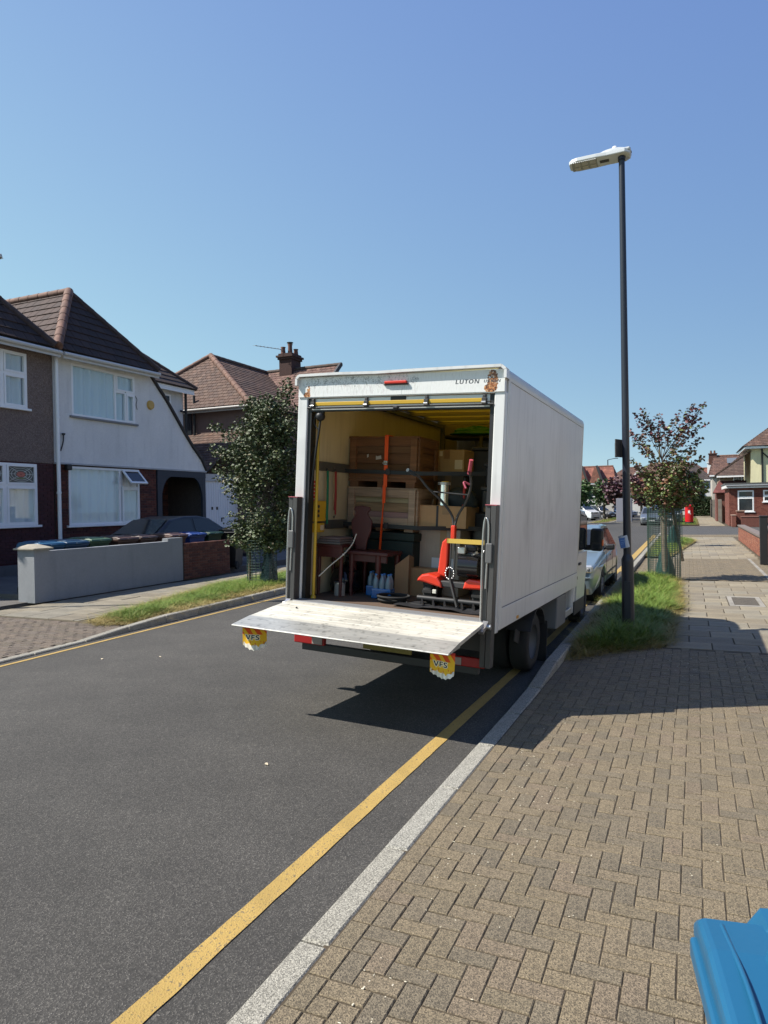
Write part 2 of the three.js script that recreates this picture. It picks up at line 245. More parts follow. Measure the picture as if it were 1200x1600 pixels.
// right pavement: herringbone blocks, slabs, blocks again
{
  const p = struct('pavement', [BX(-1.5, 9, -0.2, -0.0075, -9.94, 12), BX(-1.42, 9, -0.2, -0.02, -43.4, -9.94), BX(-1.42, 9, -0.2, -0.02, -200, -58)], M.joint);
  const tones = [[0.252, 0.199, 0.124], [0.264, 0.208, 0.132], [0.24, 0.192, 0.12], [0.236, 0.191, 0.126], [0.268, 0.211, 0.13], [0.213, 0.174, 0.116], [0.256, 0.198, 0.13]], base = { map: T.grain, bump: T.grain, bs: 0.004, rough: 0.88 };
  const items = [], g = chamfer(0.1962, 0.06, 0.0905, 0.004), g2 = chamfer(0.1955, 0.06, 0.09, 0.005), gl = chamfer(0.1905, 0.06, 0.0962, 0.004), gl2 = chamfer(0.19, 0.06, 0.0955, 0.005), gh = chamfer(0.096, 0.06, 0.0905, 0.004);
  const put = (x, z, ry) => items.push({ g: ry ? (rnd() < 0.5 ? gl : gl2) : rnd() < 0.5 ? g : g2, m: mtx(x + kerbShift(z) + rr(-0.0008, 0.0008), rr(-0.0018, 0.0012), z + rr(-0.0008, 0.0008), ry + rr(-0.006, 0.006), rr(-0.006, 0.006), rr(-0.006, 0.006)), far: x < -1.42 + 0 || z > -1.6 || x > 0.3 - 0.13 * z ? 30 : 0 });
  for (let z = 1; z > -9.9; z -= 0.2) put(-1.365, z, Math.PI / 2);
  for (let j = -12; j < 98; j++) for (let i = 0; i < 34; i++) {
    const k = (((i - j) % 4) + 4) % 4, x = -1.315 + i * 0.1, z = -j * 0.1;
    if (i === 0 && k === 1) { items.push({ g: gh, m: mtx(x + 0.05 + kerbShift(z), rr(-0.0028, 0.0012), z - 0.05, rr(-0.006, 0.006)) }); } else if (k === 0) put(x + 0.1, z - 0.05, 0); else if (k === 3) put(x + 0.05, z - 0.1, Math.PI / 2);
  }
  pieces(p, 'paver', items, tones, base, 300);
  const st = [[0.31, 0.262, 0.18], [0.34, 0.29, 0.2], [0.28, 0.235, 0.16], [0.3, 0.265, 0.195], [0.26, 0.222, 0.16]], sb = { map: T.conc, bump: T.grain, bs: 0.003, rough: 0.9 }, sl = [];
  const slab = (z0, z1, dz, w, xa, xb) => { let r = 0; for (let z = z0; z - dz > z1 - 0.01; z -= dz, r++) for (let x = xa - (r % 2 ? w / 2 : 0); x < xb; x += w) { let a = Math.max(x, xa), b = Math.min(x + w, xb); if (z - dz / 2 < -14.2 && z - dz / 2 > -15.5) { if (a >= 0.66 && b <= 1.26) continue; if (a < 0.66 && b > 0.66) b = 0.66; else if (a < 1.26 && b > 1.26) a = 1.26; else if (a > 0.66 && a < 1.26) continue; } if (b - a < 0.06) continue; sl.push({ g: chamfer(b - a - 0.012, 0.06, dz - 0.012, 0.006), m: mtx((a + b) / 2, rr(-0.004, 0.002), z - dz / 2, rr(-0.006, 0.006), rr(-0.006, 0.006), rr(-0.005, 0.005)) }); } };
  slab(-9.92, -18.6, 0.47, 0.56, -0.3, 2.08); slab(-25.4, -40.6, 0.62, 0.56, -0.75, 2.1); slab(-58.4, -95, 0.9, 0.8, 0.75, 2.5);
  pieces(p, 'paving_slab', sl, st, sb, 300);
  const far = []; const gf = chamfer(0.196, 0.05, 0.096, 0.006);
  for (let z = -18.66; z > -25.35; z -= 0.1) for (let x = -1.3; x < 2; x += 0.2) far.push({ g: gf, m: mtx(x + ((z * 10 | 0) % 2 ? 0.1 : 0), rr(-0.004, 0.001), z) });
  for (let z = -40.7; z > -43.2; z -= 0.1) for (let x = -1.3; x < 3; x += 0.2) far.push({ g: gf, m: mtx(x + ((z * 10 | 0) % 2 ? 0.1 : 0), rr(-0.004, 0.001), z) });
  pieces(p, 'far_paver', far, tones, base, 0);
  struct('edging_strip', [BX(1.72, 1.8, -0.1, 0.012, -25.4, -18.6)], M.conc, p);
  { // pale blossom and grit caught in the joints
    const n = 900, o = new THREE.InstancedMesh(clean(new THREE.IcosahedronGeometry(0.0035, 0).scale(1, 0.45, 1.6)), std([0.55, 0.5, 0.38], { rough: 0.9 }), n), f = fbm(4, 3);
    for (let i = 0; i < n;) { const r = Math.floor(rr(0, 95)), z = -r * 0.1 + rr(-0.004, 0.004), x = rr(-1.3, 1.9), al = rnd() < 0.5; const px = al ? x : -1.315 + Math.round((x + 1.315) / 0.1) * 0.1 + rr(-0.004, 0.004), pz = al ? z : -rr(0, 9.5); if (f((px + 3) / 6, -pz / 10) + 0.12 * clampf(px) < 0.5 + rnd() * 0.25) continue; o.setMatrixAt(i++, mtx(px, -0.001, pz, al ? 1.57 : 0, 0, 0, V(rr(0.5, 1.2), 1, rr(0.5, 1.8)))); }
    o.name = 'blossom_litter'; o.castShadow = o.receiveShadow = true; scene.add(o); tag(o, 'pale blossom flecks caught in the block paving joints', 'blossom', null, 'stuff');
  }
  // access cover in the slabs
  const c = thing('access_cover', 'dark recessed access cover in a pale frame among the sunlit paving slabs', 'manhole cover', [0.96, 0, -14.86]);
  mesh('frame', [BX(-0.29, 0.29, -0.05, 0.001, 0.57, 0.7), BX(-0.29, 0.29, -0.05, 0.001, -0.7, -0.57), BX(-0.29, -0.21, -0.05, 0.002, -0.57, 0.57), BX(0.21, 0.29, -0.05, 0.002, -0.57, 0.57)], M.conc, c);
  mesh('lid', [BX(-0.2, 0.2, -0.06, -0.012, -0.56, 0.56)], std([0.13, 0.11, 0.085], { map: T.grain, bump: T.asph, bs: 0.01, rough: 1 }), c);
}
// left pavement: block crossing, slabs
const vergeBack = (z) => z > -10 ? -9.75 : -9.75 - 0.3 * Math.min(4, -10 - z);
{
  const p = struct('left_pavement', [ext([[-9.6, 14], [-8.33 + 0.5, 14], [-8.36, -8], [-8.64, -14], [-8.64, -64], [-12.5, -64], [-12.5, 14]].map(([x, z]) => [x, -z]), 0.18).rotateX(-Math.PI / 2).translate(0, -0.105, 0)], M.joint);
  const tones = [[0.2, 0.155, 0.115], [0.22, 0.17, 0.125], [0.18, 0.145, 0.105], [0.21, 0.168, 0.13], [0.165, 0.13, 0.1]], base = { map: T.grain, bump: T.grain, bs: 0.004, rough: 0.9 }, it = [], g = chamfer(0.196, 0.05, 0.094, 0.007);
  for (let j = 0; j < 105; j++) for (let i = 0; i < 21; i++) { const z = 1.5 - j * 0.1, x = -8.1 - 0.037 * (-z - 6) - 0.4 - i * 0.2 + (j % 2) * 0.1; if (x < -12.1) continue; it.push({ g, m: mtx(x, rr(-0.006, 0.002), z, rr(-0.01, 0.01), rr(-0.012, 0.012), rr(-0.01, 0.01)) }); }
  pieces(p, 'paver', it, tones, base, 0);
  const st = [[0.27, 0.235, 0.17], [0.3, 0.262, 0.19], [0.25, 0.215, 0.155], [0.265, 0.24, 0.185]], sb = { map: T.conc, bump: T.grain, bs: 0.003, rough: 0.9 }, sl = [];
  let r = 0; for (let z = -9.1; z > -31; z -= 0.6, r++) for (let x = -12.5 - (r % 2 ? 0.3 : 0); x < -9.4; x += 0.62) { const a = Math.max(x, -12.5), b = Math.min(x + 0.62, z < -9.9 ? vergeBack(z) + 0.25 : -9.9); if (b - a < 0.1) continue; sl.push({ g: chamfer(b - a - 0.012, 0.05, 0.588, 0.006), m: mtx((a + b) / 2, rr(-0.006, 0.004), z - 0.3, rr(-0.008, 0.008), rr(-0.006, 0.006), rr(-0.006, 0.006)) }); }
  pieces(p, 'paving_slab', sl, st, sb, 200);
  struct('front_garden', [BX(-17.7, -12.86, -0.2, 0.13, -10.75, -34), BX(-17.7, -12.86, -0.2, 0.02, 14, -10.75), BX(-26, -17.7, -0.2, 0.125, 14, -40)], std([0.14, 0.13, 0.12], { map: T.conc, bump: T.grain, bs: 0.003, rough: 0.95 }));
}
// grass verges: soil with blades standing in it
function verge(name, label, pts, yAt, n, opt = {}) {
  const sh = shape(pts.map(([x, z]) => [x, -z])), g = new THREE.ShapeGeometry(sh).rotateX(-Math.PI / 2), p = g.attributes.position;
  for (let i = 0; i < p.count; i++) p.setY(i, yAt(p.getX(i), p.getZ(i)) - 0.012);
  const nrm = g.toNonIndexed(); nrm.computeVertexNormals();
  const soil = struct(name + '_soil', nrm, M.soil);
  soil.userData.label = label.replace(/^.*?grass/, 'dry soil under the grass');
  const inside = (x, z) => { let c = false; for (let i = 0, j = pts.length - 1; i < pts.length; j = i++) { const [xi, zi] = pts[i], [xj, zj] = pts[j]; if ((zi > z) !== (zj > z) && x < (xj - xi) * (z - zi) / (zj - zi) + xi) c = !c; } return c; };
  const edge = (x, z) => { let d = 9; for (let i = 0, j = pts.length - 1; i < pts.length; j = i++) { const [ax, az] = pts[j], [bx, bz] = pts[i], dx = bx - ax, dz = bz - az, t = clampf(((x - ax) * dx + (z - az) * dz) / (dx * dx + dz * dz)); d = Math.min(d, Math.hypot(ax + dx * t - x, az + dz * t - z)); } return d; };
  const o = [], K = opt.blades || 7;
  for (let b = 0; b < K; b++) { const a = rnd() * 7, r = rr(0, 0.035), h = rr(0.6, 1.1), w = rr(0.003, 0.0052), bx = Math.cos(a * 3) * r, bz = Math.sin(a * 3) * r, lx = Math.cos(a), lz = Math.sin(a), px = -lz * w, pz = lx * w, k = rr(0.1, 0.6) * h; const P = (t, s) => [bx + lx * k * t * t + px * s, h * t * (1 - 0.2 * t * t), bz + lz * k * t * t + pz * s]; o.push(...P(0, 1), ...P(0, -1), ...P(0.55, 0.8), ...P(0, -1), ...P(0.55, -0.8), ...P(0.55, 0.8), ...P(0.55, 0.8), ...P(0.55, -0.8), ...P(1, 0)); }
  const bg = new THREE.BufferGeometry(); bg.setAttribute('position', new THREE.Float32BufferAttribute(o, 3)); bg.computeVertexNormals(); bg.scale(0.6, 1, 0.6);
  // blades are scaled by height below: keep widths real
  const inst = new THREE.InstancedMesh(clean(bg), std([1, 1, 1], { rough: 0.6 }), n), f = fbm(8, 3), f2 = fbm(20, 2);
  const xs = pts.map((q) => q[0]), zs = pts.map((q) => q[1]), x0 = Math.min(...xs), x1 = Math.max(...xs), z0 = Math.min(...zs), z1 = Math.max(...zs), c = new THREE.Color();
  for (let i = 0, guard = 0; i < n && guard < n * 60; guard++) {
    const x = rr(x0, x1), z = rr(z0, z1); if (!inside(x, z)) continue;
    const e = edge(x, z), d = f((x + 30) / 8, (z + 70) / 8), dry = clampf(1.15 - e / (opt.dry || 0.3) + (f2((x + 30) / 8, (z + 70) / 8) - 0.5) * 1.5) * 0.9; if (rnd() < dry * 0.62) continue;
    const h = (opt.h || 0.16) * (0.45 + 0.9 * d) * (1 - 0.62 * dry) * rr(0.6, 1.25), hs = rr(0.8, 1.4);
    inst.setMatrixAt(i, mtx(x, yAt(x, z) - 0.015, z, rnd() * 6.28, rr(-0.25, 0.25), rr(-0.25, 0.25), V(hs, h, hs)));
    const t = rnd(); const gr = [0.085 + 0.06 * t, 0.15 + 0.07 * t, 0.018], dr = [0.3, 0.215, 0.075], q = dry * (0.5 + 0.5 * rnd()) > 0.42 ? 0.85 : rnd() < 0.07 ? 0.6 : dry * 0.4;
    c.setRGB(...gr.map((v, k) => v + (dr[k] - v) * q)); inst.setColorAt(i, c); i++;
  }
  inst.name = numbered(name); inst.castShadow = inst.receiveShadow = true; scene.add(inst); tag(inst, label, 'grass', null, 'stuff');
}
verge('grass_verge', 'long green grass on the right verge around the lamp post', [[-1.41, -8.6], [-0.75, -9.5], [-0.22, -10.0], [-0.2, -12], [-0.14, -14], [-0.22, -18.35], [-1.41, -18.6]], (x, z) => 0.085 * clampf((-x) / 1.3 - 0.08) * clampf((-z - 8.65 - (x + 1.41) * 1.2) / 0.7), 15000, { h: 0.25, dry: 0.28 });
verge('grass_verge', 'short dry edged grass on the left verge before the grey wall', [[-8.4, -9.15], [-9.1, -8.75], [-9.7, -9.1], [-9.75, -10], [-10.5, -12.6], [-10.95, -14.3], [-10.95, -21], [-8.58, -21], [-8.58, -14], [-8.5, -12]], (x, z) => 0.09 * clampf((x + 12) / 3) * clampf((-z - 8.8) / 1.1), 20000, { h: 0.14, dry: 0.5 });
verge('grass_verge', 'sunny grass strip beside the second guarded tree', [[-1.41, -25.6], [-0.55, -25.6], [-0.2, -30], [0.3, -35.4], [0.1, -37.5], [-1.41, -39]], () => 0.05, 5200, { h: 0.2, dry: 0.25, blades: 5 });
verge('grass_verge', 'small grass patch at the foot of the red pillar box', [[-1.3, -58.9], [0.72, -59.2], [0.78, -80], [-1.41, -80]], () => 0.05, 4200, { h: 0.22, dry: 0.3, blades: 4 });
{ const k = struct('traffic_island', [ext([[-8.45, -63.5], [-7.2, -64.6], [-6.6, -67], [-6.2, -88], [-7, -90], [-8.45, -90]].map(([x, z]) => [x, -z]), 0.3, 0.02).rotateX(-Math.PI / 2).translate(0, -0.08, 0)], M.conc); k.userData.label = 'pale kerbed island across the junction'; }
verge('grass_verge', 'dry grass on the kerbed island across the junction', [[-8.3, -64], [-7.2, -65], [-6.8, -67], [-6.4, -87], [-8.3, -88]], () => 0.085, 2600, { h: 0.22, dry: 0.9, blades: 4 });

// ---------------------------------------------------------------- the box van
const van = thing('box_van', 'white box van with its roller door open and tail lift lowered level', 'van', [-2.721, 0.827, -6.238]);
van.rotation.order = 'YXZ'; van.rotation.set(-0.0124, -0.0266, -0.0561); van.updateMatrixWorld(true);
const sprinkle = (g, n, f) => { for (let i = 0; i < n; i++) f(g); };
{
  // header with grime, rust and its lettering
  const ht = canvasTex(2048, 200, (g, w, h) => {
    g.fillStyle = '#dddedb'; g.fillRect(0, 0, w, h);
    sprinkle(g, 2600, () => { const x = rnd() * w, y = rnd() * h * 0.8, d = rr(4, 60), k = x < 1250 ? 1.2 : 0.5; g.fillStyle = `rgba(${60 + rnd() * 60 | 0},${60 + rnd() * 55 | 0},${52 + rnd() * 50 | 0},${rr(0.02, 0.09) * k})`; g.fillRect(x, y, rr(1, 6), d); });
    sprinkle(g, 110, () => { const x = rr(60, 1250), y = rr(0, 80); g.fillStyle = `rgba(30,30,26,${rr(0.05, 0.22)})`; for (let k = 0; k < 9; k++) { g.beginPath(); g.arc(x + rr(-22, 22), y + rr(-8, 30), rr(1, 7), 0, 7); g.fill(); } });
    sprinkle(g, 26, () => { g.strokeStyle = `rgba(70,65,58,${rr(0.1, 0.3)})`; g.lineWidth = rr(1, 3); const x = rr(300, 900), y = rr(90, 170); g.beginPath(); g.moveTo(x, y); g.lineTo(x + rr(-12, 12), y + rr(6, 26)); g.lineTo(x + rr(4, 26), y + rr(0, 18)); g.stroke(); });
    const rust = (cx, cy, sx, sy, n) => sprinkle(g, n, () => { const a = rnd() * 6.28, q = Math.sqrt(rnd()), x = cx + Math.cos(a) * q * sx, y = cy + Math.sin(a) * q * sy; g.fillStyle = `rgba(${pick(['92,48,20', '150,84,38', '60,32,18', '196,130,74', '120,66,28', '210,160,110'])},${rr(0.35, 0.95)})`; g.beginPath(); g.arc(x, y, rr(2, 9), 0, 7); g.fill(); });
    rust(1940, 95, 46, 95, 420); rust(1925, 165, 56, 36, 260); rust(95, 180, 34, 26, 130); rust(112, 130, 14, 40, 50);
    g.fillStyle = '#3d4146'; g.save(); g.transform(1.25, 0, -0.12, 1, 1600, 120); g.font = 'bold 54px sans-serif'; g.fillText('LUTON', 0, 0); g.font = 'bold 36px sans-serif'; g.fillText('URBAN', 206, -6); g.restore();
  });
  const hm = new THREE.MeshPhysicalMaterial({ map: ht, roughness: 0.38, clearcoat: 0.2 });
  const hp = new THREE.PlaneGeometry(2.18, 0.2).translate(0, 2.283, 0.012), hg = clean(hp, true); hg.userData.ready = true;
  // slightly dented sheet
  const body = mesh('header_panel', [BX(-1.09, 1.09, 2.183, 2.383, -0.06, 0.01)], M.vanWhite, van);
  mesh('header_face', hg, hm, body);
  const lip = [[-1.1, 2.30, 0.0], [-1.1, 2.37, 0], [-1.07, 2.4, 0], [-0.6, 2.405, 0.002], [-0.2, 2.398, 0.004], [0.1, 2.404, 0], [0.6, 2.409, 0], [1.06, 2.412, 0], [1.1, 2.38, 0], [1.102, 2.30, 0]];
  mesh('roof_lip', [...lip.slice(0, -1).map((p, i) => beam([p[0], p[1], 0.0], [lip[i + 1][0], lip[i + 1][1], 0.0], Math.abs(p[0] - lip[i + 1][0]) > 0.05 ? 0.11 : 0.108, 0.026))], M.vanWhite, van);
  mesh('header_lip', [BX(-1.0, 1.0, 2.172, 2.186, -0.06, 0.006, 0.005)], M.vanWhite, van);
  const ml = mesh('marker_lamp', [B(0.235, 0.028, 0.035, 0.015, 2.3, 0.025, 0.008)], M.redPlastic, van); mesh('lamp_base', [B(0.26, 0.012, 0.024, 0.015, 2.281, 0.018, 0.004)], M.dark, ml);
  for (const s of [-1, 1]) {
    mesh('rear_post', [BX(s > 0 ? 0.995 : -1.1, s > 0 ? 1.1 : -0.985, -0.02, 2.186, -0.08, 0.0, 0.012)], M.vanWhite, van);
    mesh('door_track', [BX(s > 0 ? 0.955 : -0.985, s > 0 ? 0.993 : -0.945, 0.1, 2.172, -0.12, -0.02)], M.black, van);
    mesh('side_panel', [BX(s > 0 ? 1.072 : -1.1, s > 0 ? 1.1 : -1.072, 0.2, 2.29, -4.17, -0.16)], M.vanSide, van);
    mesh('corner_trim', [BX(s > 0 ? 1.08 : -1.104, s > 0 ? 1.104 : -1.08, 0, 2.3, -0.16, -0.081, 0.006), BX(s > 0 ? 1.085 : -1.108, s > 0 ? 1.108 : -1.085, 0, 2.3, -0.13, -0.115, 0.004)], M.vanWhite, van);
    mesh('front_trim', [BX(s > 0 ? 1.075 : -1.106, s > 0 ? 1.106 : -1.075, 0.0, 2.36, -4.2, -4.14, 0.008)], M.alu, van);
    mesh('side_rail', [BX(s > 0 ? 1.055 : -1.106, s > 0 ? 1.106 : -1.055, 0, 0.198, -4.165, -0.163, 0.008)], M.vanSide, van);
    mesh('rail_joint', [BX(s > 0 ? 1.07 : -1.1035, s > 0 ? 1.1035 : -1.07, 0.199, 0.208, -4.16, -0.165)], M.grey, van);
    const pr = [[0, 2.292], [0.034, 2.292], [0.036, 2.33], [0.03, 2.37], [0.014, 2.398], [-0.02, 2.412], [-0.09, 2.412], [-0.09, 2.395], [0, 2.38]];
    mesh('roof_rail', [ext(pr.map(([x, y]) => [s * (x + 1.072), y]), 4.1).translate(0, 0, -2.13)], M.alu, van);
    mesh('lining', [BX(s > 0 ? 1.05 : -1.069, s > 0 ? 1.069 : -1.05, 0.1, 2.29, -4.1, -0.13)], std([0.62, 0.55, 0.37], { map: T.panel, rough: 0.6 }), van, s < 0 ? 'cream ply lining of the left wall' : undefined);
    for (const y of [0.86, 1.5]) mesh('lashing_rail', [BX(s > 0 ? 1.03 : -1.049, s > 0 ? 1.049 : -1.03, y - 0.05, y + 0.05, -4.05, -0.14, 0.006), ...[...Array(13)].map((_, i) => BX(s > 0 ? 1.026 : -1.032, s > 0 ? 1.032 : -1.026, y - 0.018, y + 0.018, -0.5 - i * 0.28, -0.4 - i * 0.28))], std([0.12, 0.12, 0.11], { rough: 0.5, metal: 0.4 }), van);
  }
  mesh('roof', [BX(-1.0, 1.0, 2.375, 2.385, -4.15, -0.06)], std([0.8, 0.66, 0.14], { trans: 0.32, rough: 0.9 }), van, 'translucent yellowed roof sheet');
  for (let i = 0; i < 7; i++) mesh('roof_bar', [BX(-1.03, 1.03, 2.33, 2.37, -0.62 - i * 0.55, -0.56 - i * 0.55)], std([0.5, 0.42, 0.16], { rough: 0.5 }), van);
  mesh('cove_strip', [BX(-1.05, -1.0, 2.29, 2.34, -4.1, -0.15)], M.grey, van);
  mesh('floor', [BX(-1.05, 1.05, 0.03, 0.1, -4.15, -0.02)], std([0.14, 0.09, 0.06], { map: T.wood, rough: 0.8 }), van);
  const bm = std([0.55, 0.47, 0.24], { map: T.panel, rough: 0.6 });
  mesh('bulkhead', [BX(-1.05, -0.81, 0.1, 2.37, -4.16, -4.1), BX(-0.81, 1.05, 2.27, 2.37, -4.16, -4.1), BX(-0.81, 1.05, 0.1, 1.22, -4.16, -4.1)], bm, van);
  mesh('corner_post', [BX(-1.05, -0.99, 0.1, 2.33, -4.098, -4.04, 0.01)], M.grey, van);
  // nose over the cab with rounded front
  const nose = [[-4.17, 1.15], [-5.05, 1.15], [-5.3, 1.25], [-5.38, 1.5], [-5.32, 1.85], [-5.12, 2.18], [-4.85, 2.34], [-4.5, 2.4], [-4.17, 2.41]];
  { // hollow shell: the load space opens into it
    const inn = nose.slice(1, -1).map(([z, y]) => [z * 0.985 - 0.01 * -1 + 0.02, 1.16 + (y - 1.15) * 0.955]);
    mesh('nose', [ext([...nose, [-4.17, 2.37], ...inn.reverse(), [-4.17, 1.2]], 1.62).rotateY(-Math.PI / 2), ...[-1, 1].map((s) => ext(nose, 0.05, 0.02, [], 3).rotateY(-Math.PI / 2).translate(s * 0.81, 0, 0))], M.vanWhite, van);
  }
  // rolled shutter, its bottom rail and latches
  mesh('shutter_slat', [BX(-0.94, 0.95, 2.05, 2.098, -0.05, -0.02, 0.006)], M.alu, van); mesh('shutter_slat', [BX(-0.94, 0.95, 2.102, 2.17, -0.05, -0.02, 0.006)], M.alu, van);
  mesh('shutter_seal', [BX(-0.94, 0.95, 2.038, 2.05, -0.055, -0.018)], M.black, van);
  mesh('yellow_bar', [BX(-0.9, 0.9, 2.095, 2.132, -0.025, -0.004, 0.004)], M.yellowPaint, van);
  mesh('lock_rod', [rod([-0.985, 2.074, 0.0], [0.99, 2.074, 0.0], 0.009)], M.dark, van);
  for (const x of [-0.92, -0.31, 0.33, 0.9]) { const l = mesh('latch', [B(0.045, 0.06, 0.03, x, 2.105, 0.0, 0.006), B(0.03, 0.03, 0.03, x, 2.15, -0.008, 0.006)], M.dark, van); mesh('latch_pin', [rod([x - 0.02, 2.09, 0.018], [x + 0.02, 2.09, 0.018], 0.012)], M.steel, l); }
  mesh('stop_block', [B(0.05, 0.03, 0.04, 0.01, 2.062, -0.01, 0.008)], M.black, van);
  mesh('number_pad', [B(0.16, 0.05, 0.012, 0.03, 2.148, -0.015, 0.004)], M.black, van);
  mesh('pull_strap', [tube([[-0.86, 2.06, -0.05], [-0.85, 1.96, -0.04], [-0.9, 1.6, -0.05], [-0.95, 1.2, -0.06], [-0.96, 1.0, -0.06]], 0.012, 30, 6), SP(0.05, -0.85, 1.99, -0.04), B(0.08, 0.06, 0.04, -0.85, 2.03, -0.045, 0.01), tube([[-0.9, 2.04, -0.05], [-0.93, 1.93, -0.05], [-0.88, 1.86, -0.05]], 0.008, 14, 5)], M.black, van);
  // lift columns
  for (const s of [-1, 1]) {
    const x = s > 0 ? 1.04 : -1.05, c = mesh('lift_column', [BX(x - 0.055, x - 0.005, s > 0 ? -0.32 : -0.04, 1.15, 0.01, 0.1, 0.006), BX(x + 0.0, x + 0.05, s > 0 ? -0.32 : -0.04, 1.15, 0.005, 0.11, 0.006)], std([0.07, 0.068, 0.066], { rough: 0.5, metal: 0.3 }), van);
    mesh('column_cap', [BX(x - 0.056, x + 0.051, 1.15, 1.157, 0.004, 0.112)], std([0.42, 0.1, 0.12], { rough: 0.5 }), c);
    mesh('lift_rod', [tube([[x - s * 0.01 - 0.045, 0.05, 0.115], [x - s * 0.01 - 0.045, 1.0, 0.115], [x - s * 0.01 - 0.03, 1.045, 0.115], [x - s * 0.01 - 0.01, 1.0, 0.115], [x - s * 0.01 - 0.01, 0.4, 0.115]], 0.009, 60, 6), ], M.steel, c); mesh('rod_bracket', [B(0.06, 0.18, 0.025, x, 0.72, 0.12, 0.01)], std([0.1, 0.1, 0.1], { rough: 0.5 }), c);
    mesh('lift_arm', [beam([x, 0.1, 0.12], [x - s * 0.01, 0.02, 0.24], 0.05, 0.03), rod([x - 0.05, 0.06, 0.13], [x + 0.05, 0.06, 0.13], 0.025)], M.steel, c);
    const lt = mesh('tail_lamp', [B(0.36, 0.09, 0.05, s * 0.84, -0.3, 0.02, 0.012)], std([0.3, 0.015, 0.015], { rough: 0.25 }), van); mesh('lamp_lens', [B(0.12, 0.07, 0.012, s * 0.74, -0.3, 0.05, 0.004)], std([0.3, 0.26, 0.24], { rough: 0.2 }), lt);
    mesh('mud_flap', [BX(s * 0.83 - 0.24, s * 0.83 + 0.24, -0.75, -0.25, -2.42, -2.4)], M.rubber, van);
  }
  mesh('number_plate', [B(0.52, 0.11, 0.012, 0.03, -0.26, 0.02, 0.003)], std([0.2, 0.16, 0.03], { rough: 0.6 }), van);
  mesh('rear_bar', [BX(-0.95, 0.95, -0.42, -0.34, -0.06, 0.0, 0.01), BX(-1.0, 1.0, -0.2, 0.0, -0.1, -0.02)], M.dark, van);
  // platform: aluminium planks and a bevelled tip, dipping slightly to the back
  const pf = new THREE.Group(); pf.name = 'lift_platform'; van.add(pf); pf.position.set(0, 0.1, 0.12); pf.rotation.x = Math.atan2(0.092, 0.95);
  const pm = std([0.78, 0.76, 0.69], { map: T.plate, bump: T.plate, bs: 0.0015, rough: 0.5, metal: 0.15 });
  for (let i = 0; i < 5; i++) mesh('platform_plank', [BX(-1.04, 1.03, -0.035, rr(-0.001, 0.001), 0.02 + i * 0.132, 0.149 + i * 0.132, 0.003)], pm, pf);
  mesh('platform_tip', [ext([[0.68, 0], [0.955, -0.018], [0.96, -0.026], [0.955, -0.032], [0.68, -0.045]], 2.07, 0).rotateY(-Math.PI / 2).translate(-0.005, 0, 0)], std([0.62, 0.62, 0.6], { map: T.plate, rough: 0.4, metal: 0.4 }), pf);
  mesh('hinge', [rod([-1.0, -0.01, 0], [1.0, -0.01, 0], 0.016), BX(-1.0, 1.0, -0.05, -0.006, -0.14, -0.02)], M.grey, pf);
  mesh('platform_frame', [BX(-0.98, 0.97, -0.085, -0.05, 0.6, 0.66), BX(-0.98, -0.92, -0.085, -0.05, 0.02, 0.6), BX(0.9, 0.97, -0.085, -0.05, 0.02, 0.6)], M.dark, pf);
  mesh('pebble', [SP(0.012, -0.78, 0.006, 0.28, 6)], M.dark, pf);
  // warning flags hung under the tip
  const ft = canvasTex(256, 320, (g, w, h) => {
    g.fillStyle = '#e6b325'; g.fillRect(0, 0, w, h);
    g.fillStyle = '#d9541e'; for (let i = -1; i < 4; i++) { g.beginPath(); g.moveTo(i * 96, 0); g.lineTo(i * 96 + 60, 0); g.lineTo(i * 96 + 120, 110); g.lineTo(i * 96 + 70, 110); g.fill(); }
    g.fillStyle = '#b8372b'; g.fillRect(0, 0, w, 26);
    sprinkle(g, 120, () => { const x = rnd() * w; g.fillStyle = pick(['#d8d2c2', '#c9c2b0', '#eee8da']); const y = 225 + 50 * Math.abs(Math.sin(x / 21)) + rr(-8, 20); g.fillRect(x, y, rr(6, 20), h); });
    sprinkle(g, 14, () => { g.fillStyle = '#d0641f'; g.fillRect(rnd() * w, rr(190, 240), rr(4, 10), rr(10, 40)); });
    g.font = 'bold 84px sans-serif'; g.lineWidth = 12; g.strokeStyle = '#e9e4cf'; g.save(); g.translate(34, 178); g.scale(1.08, 1); g.strokeText('VFS', 0, 0); g.fillStyle = '#23251f'; g.fillText('VFS', 0, 0); g.restore();
  });
  const fm = new THREE.MeshStandardMaterial({ map: ft, roughness: 0.85, side: THREE.DoubleSide });
  for (const [x, w, tw] of [[-0.875, 0.225, 0.35], [0.94, 0.215, 0.0]]) {
    const g = new THREE.PlaneGeometry(w, 0.22, 16, 12), p = g.attributes.position;
    for (let i = 0; i < p.count; i++) { const u = p.getX(i) / w, v = 0.5 - p.getY(i) / 0.22; p.setZ(i, 0.025 * Math.sin(u * 5 + tw * 4) * v + 0.02 * v); if (v > 0.82) p.setY(i, p.getY(i) + 0.035 * (u * 2) ** 2 + 0.012 * Math.abs(Math.sin(u * 17))); }
    g.computeVertexNormals(); g.translate(0, -0.11, 0); g.rotateY(tw); g.translate(x, -0.045, 0.84); const c = clean(g, true); c.userData.ready = true;
    mesh('warning_flag', c, fm, pf, x < 0 ? 'orange and yellow flag at the left of the tail lift' : 'orange and yellow flag at the right of the tail lift');
  }
  // chassis, wheels, guards
  mesh('chassis_rail', [BX(-0.45, -0.35, -0.2, 0, -6, -0.1), BX(0.35, 0.45, -0.2, 0, -6, -0.1), BX(-0.9, 0.9, -0.12, 0.03, -4.1, -0.1), CX(0.1, 1.3, 0, -0.44, -1.9)], M.dark, van);
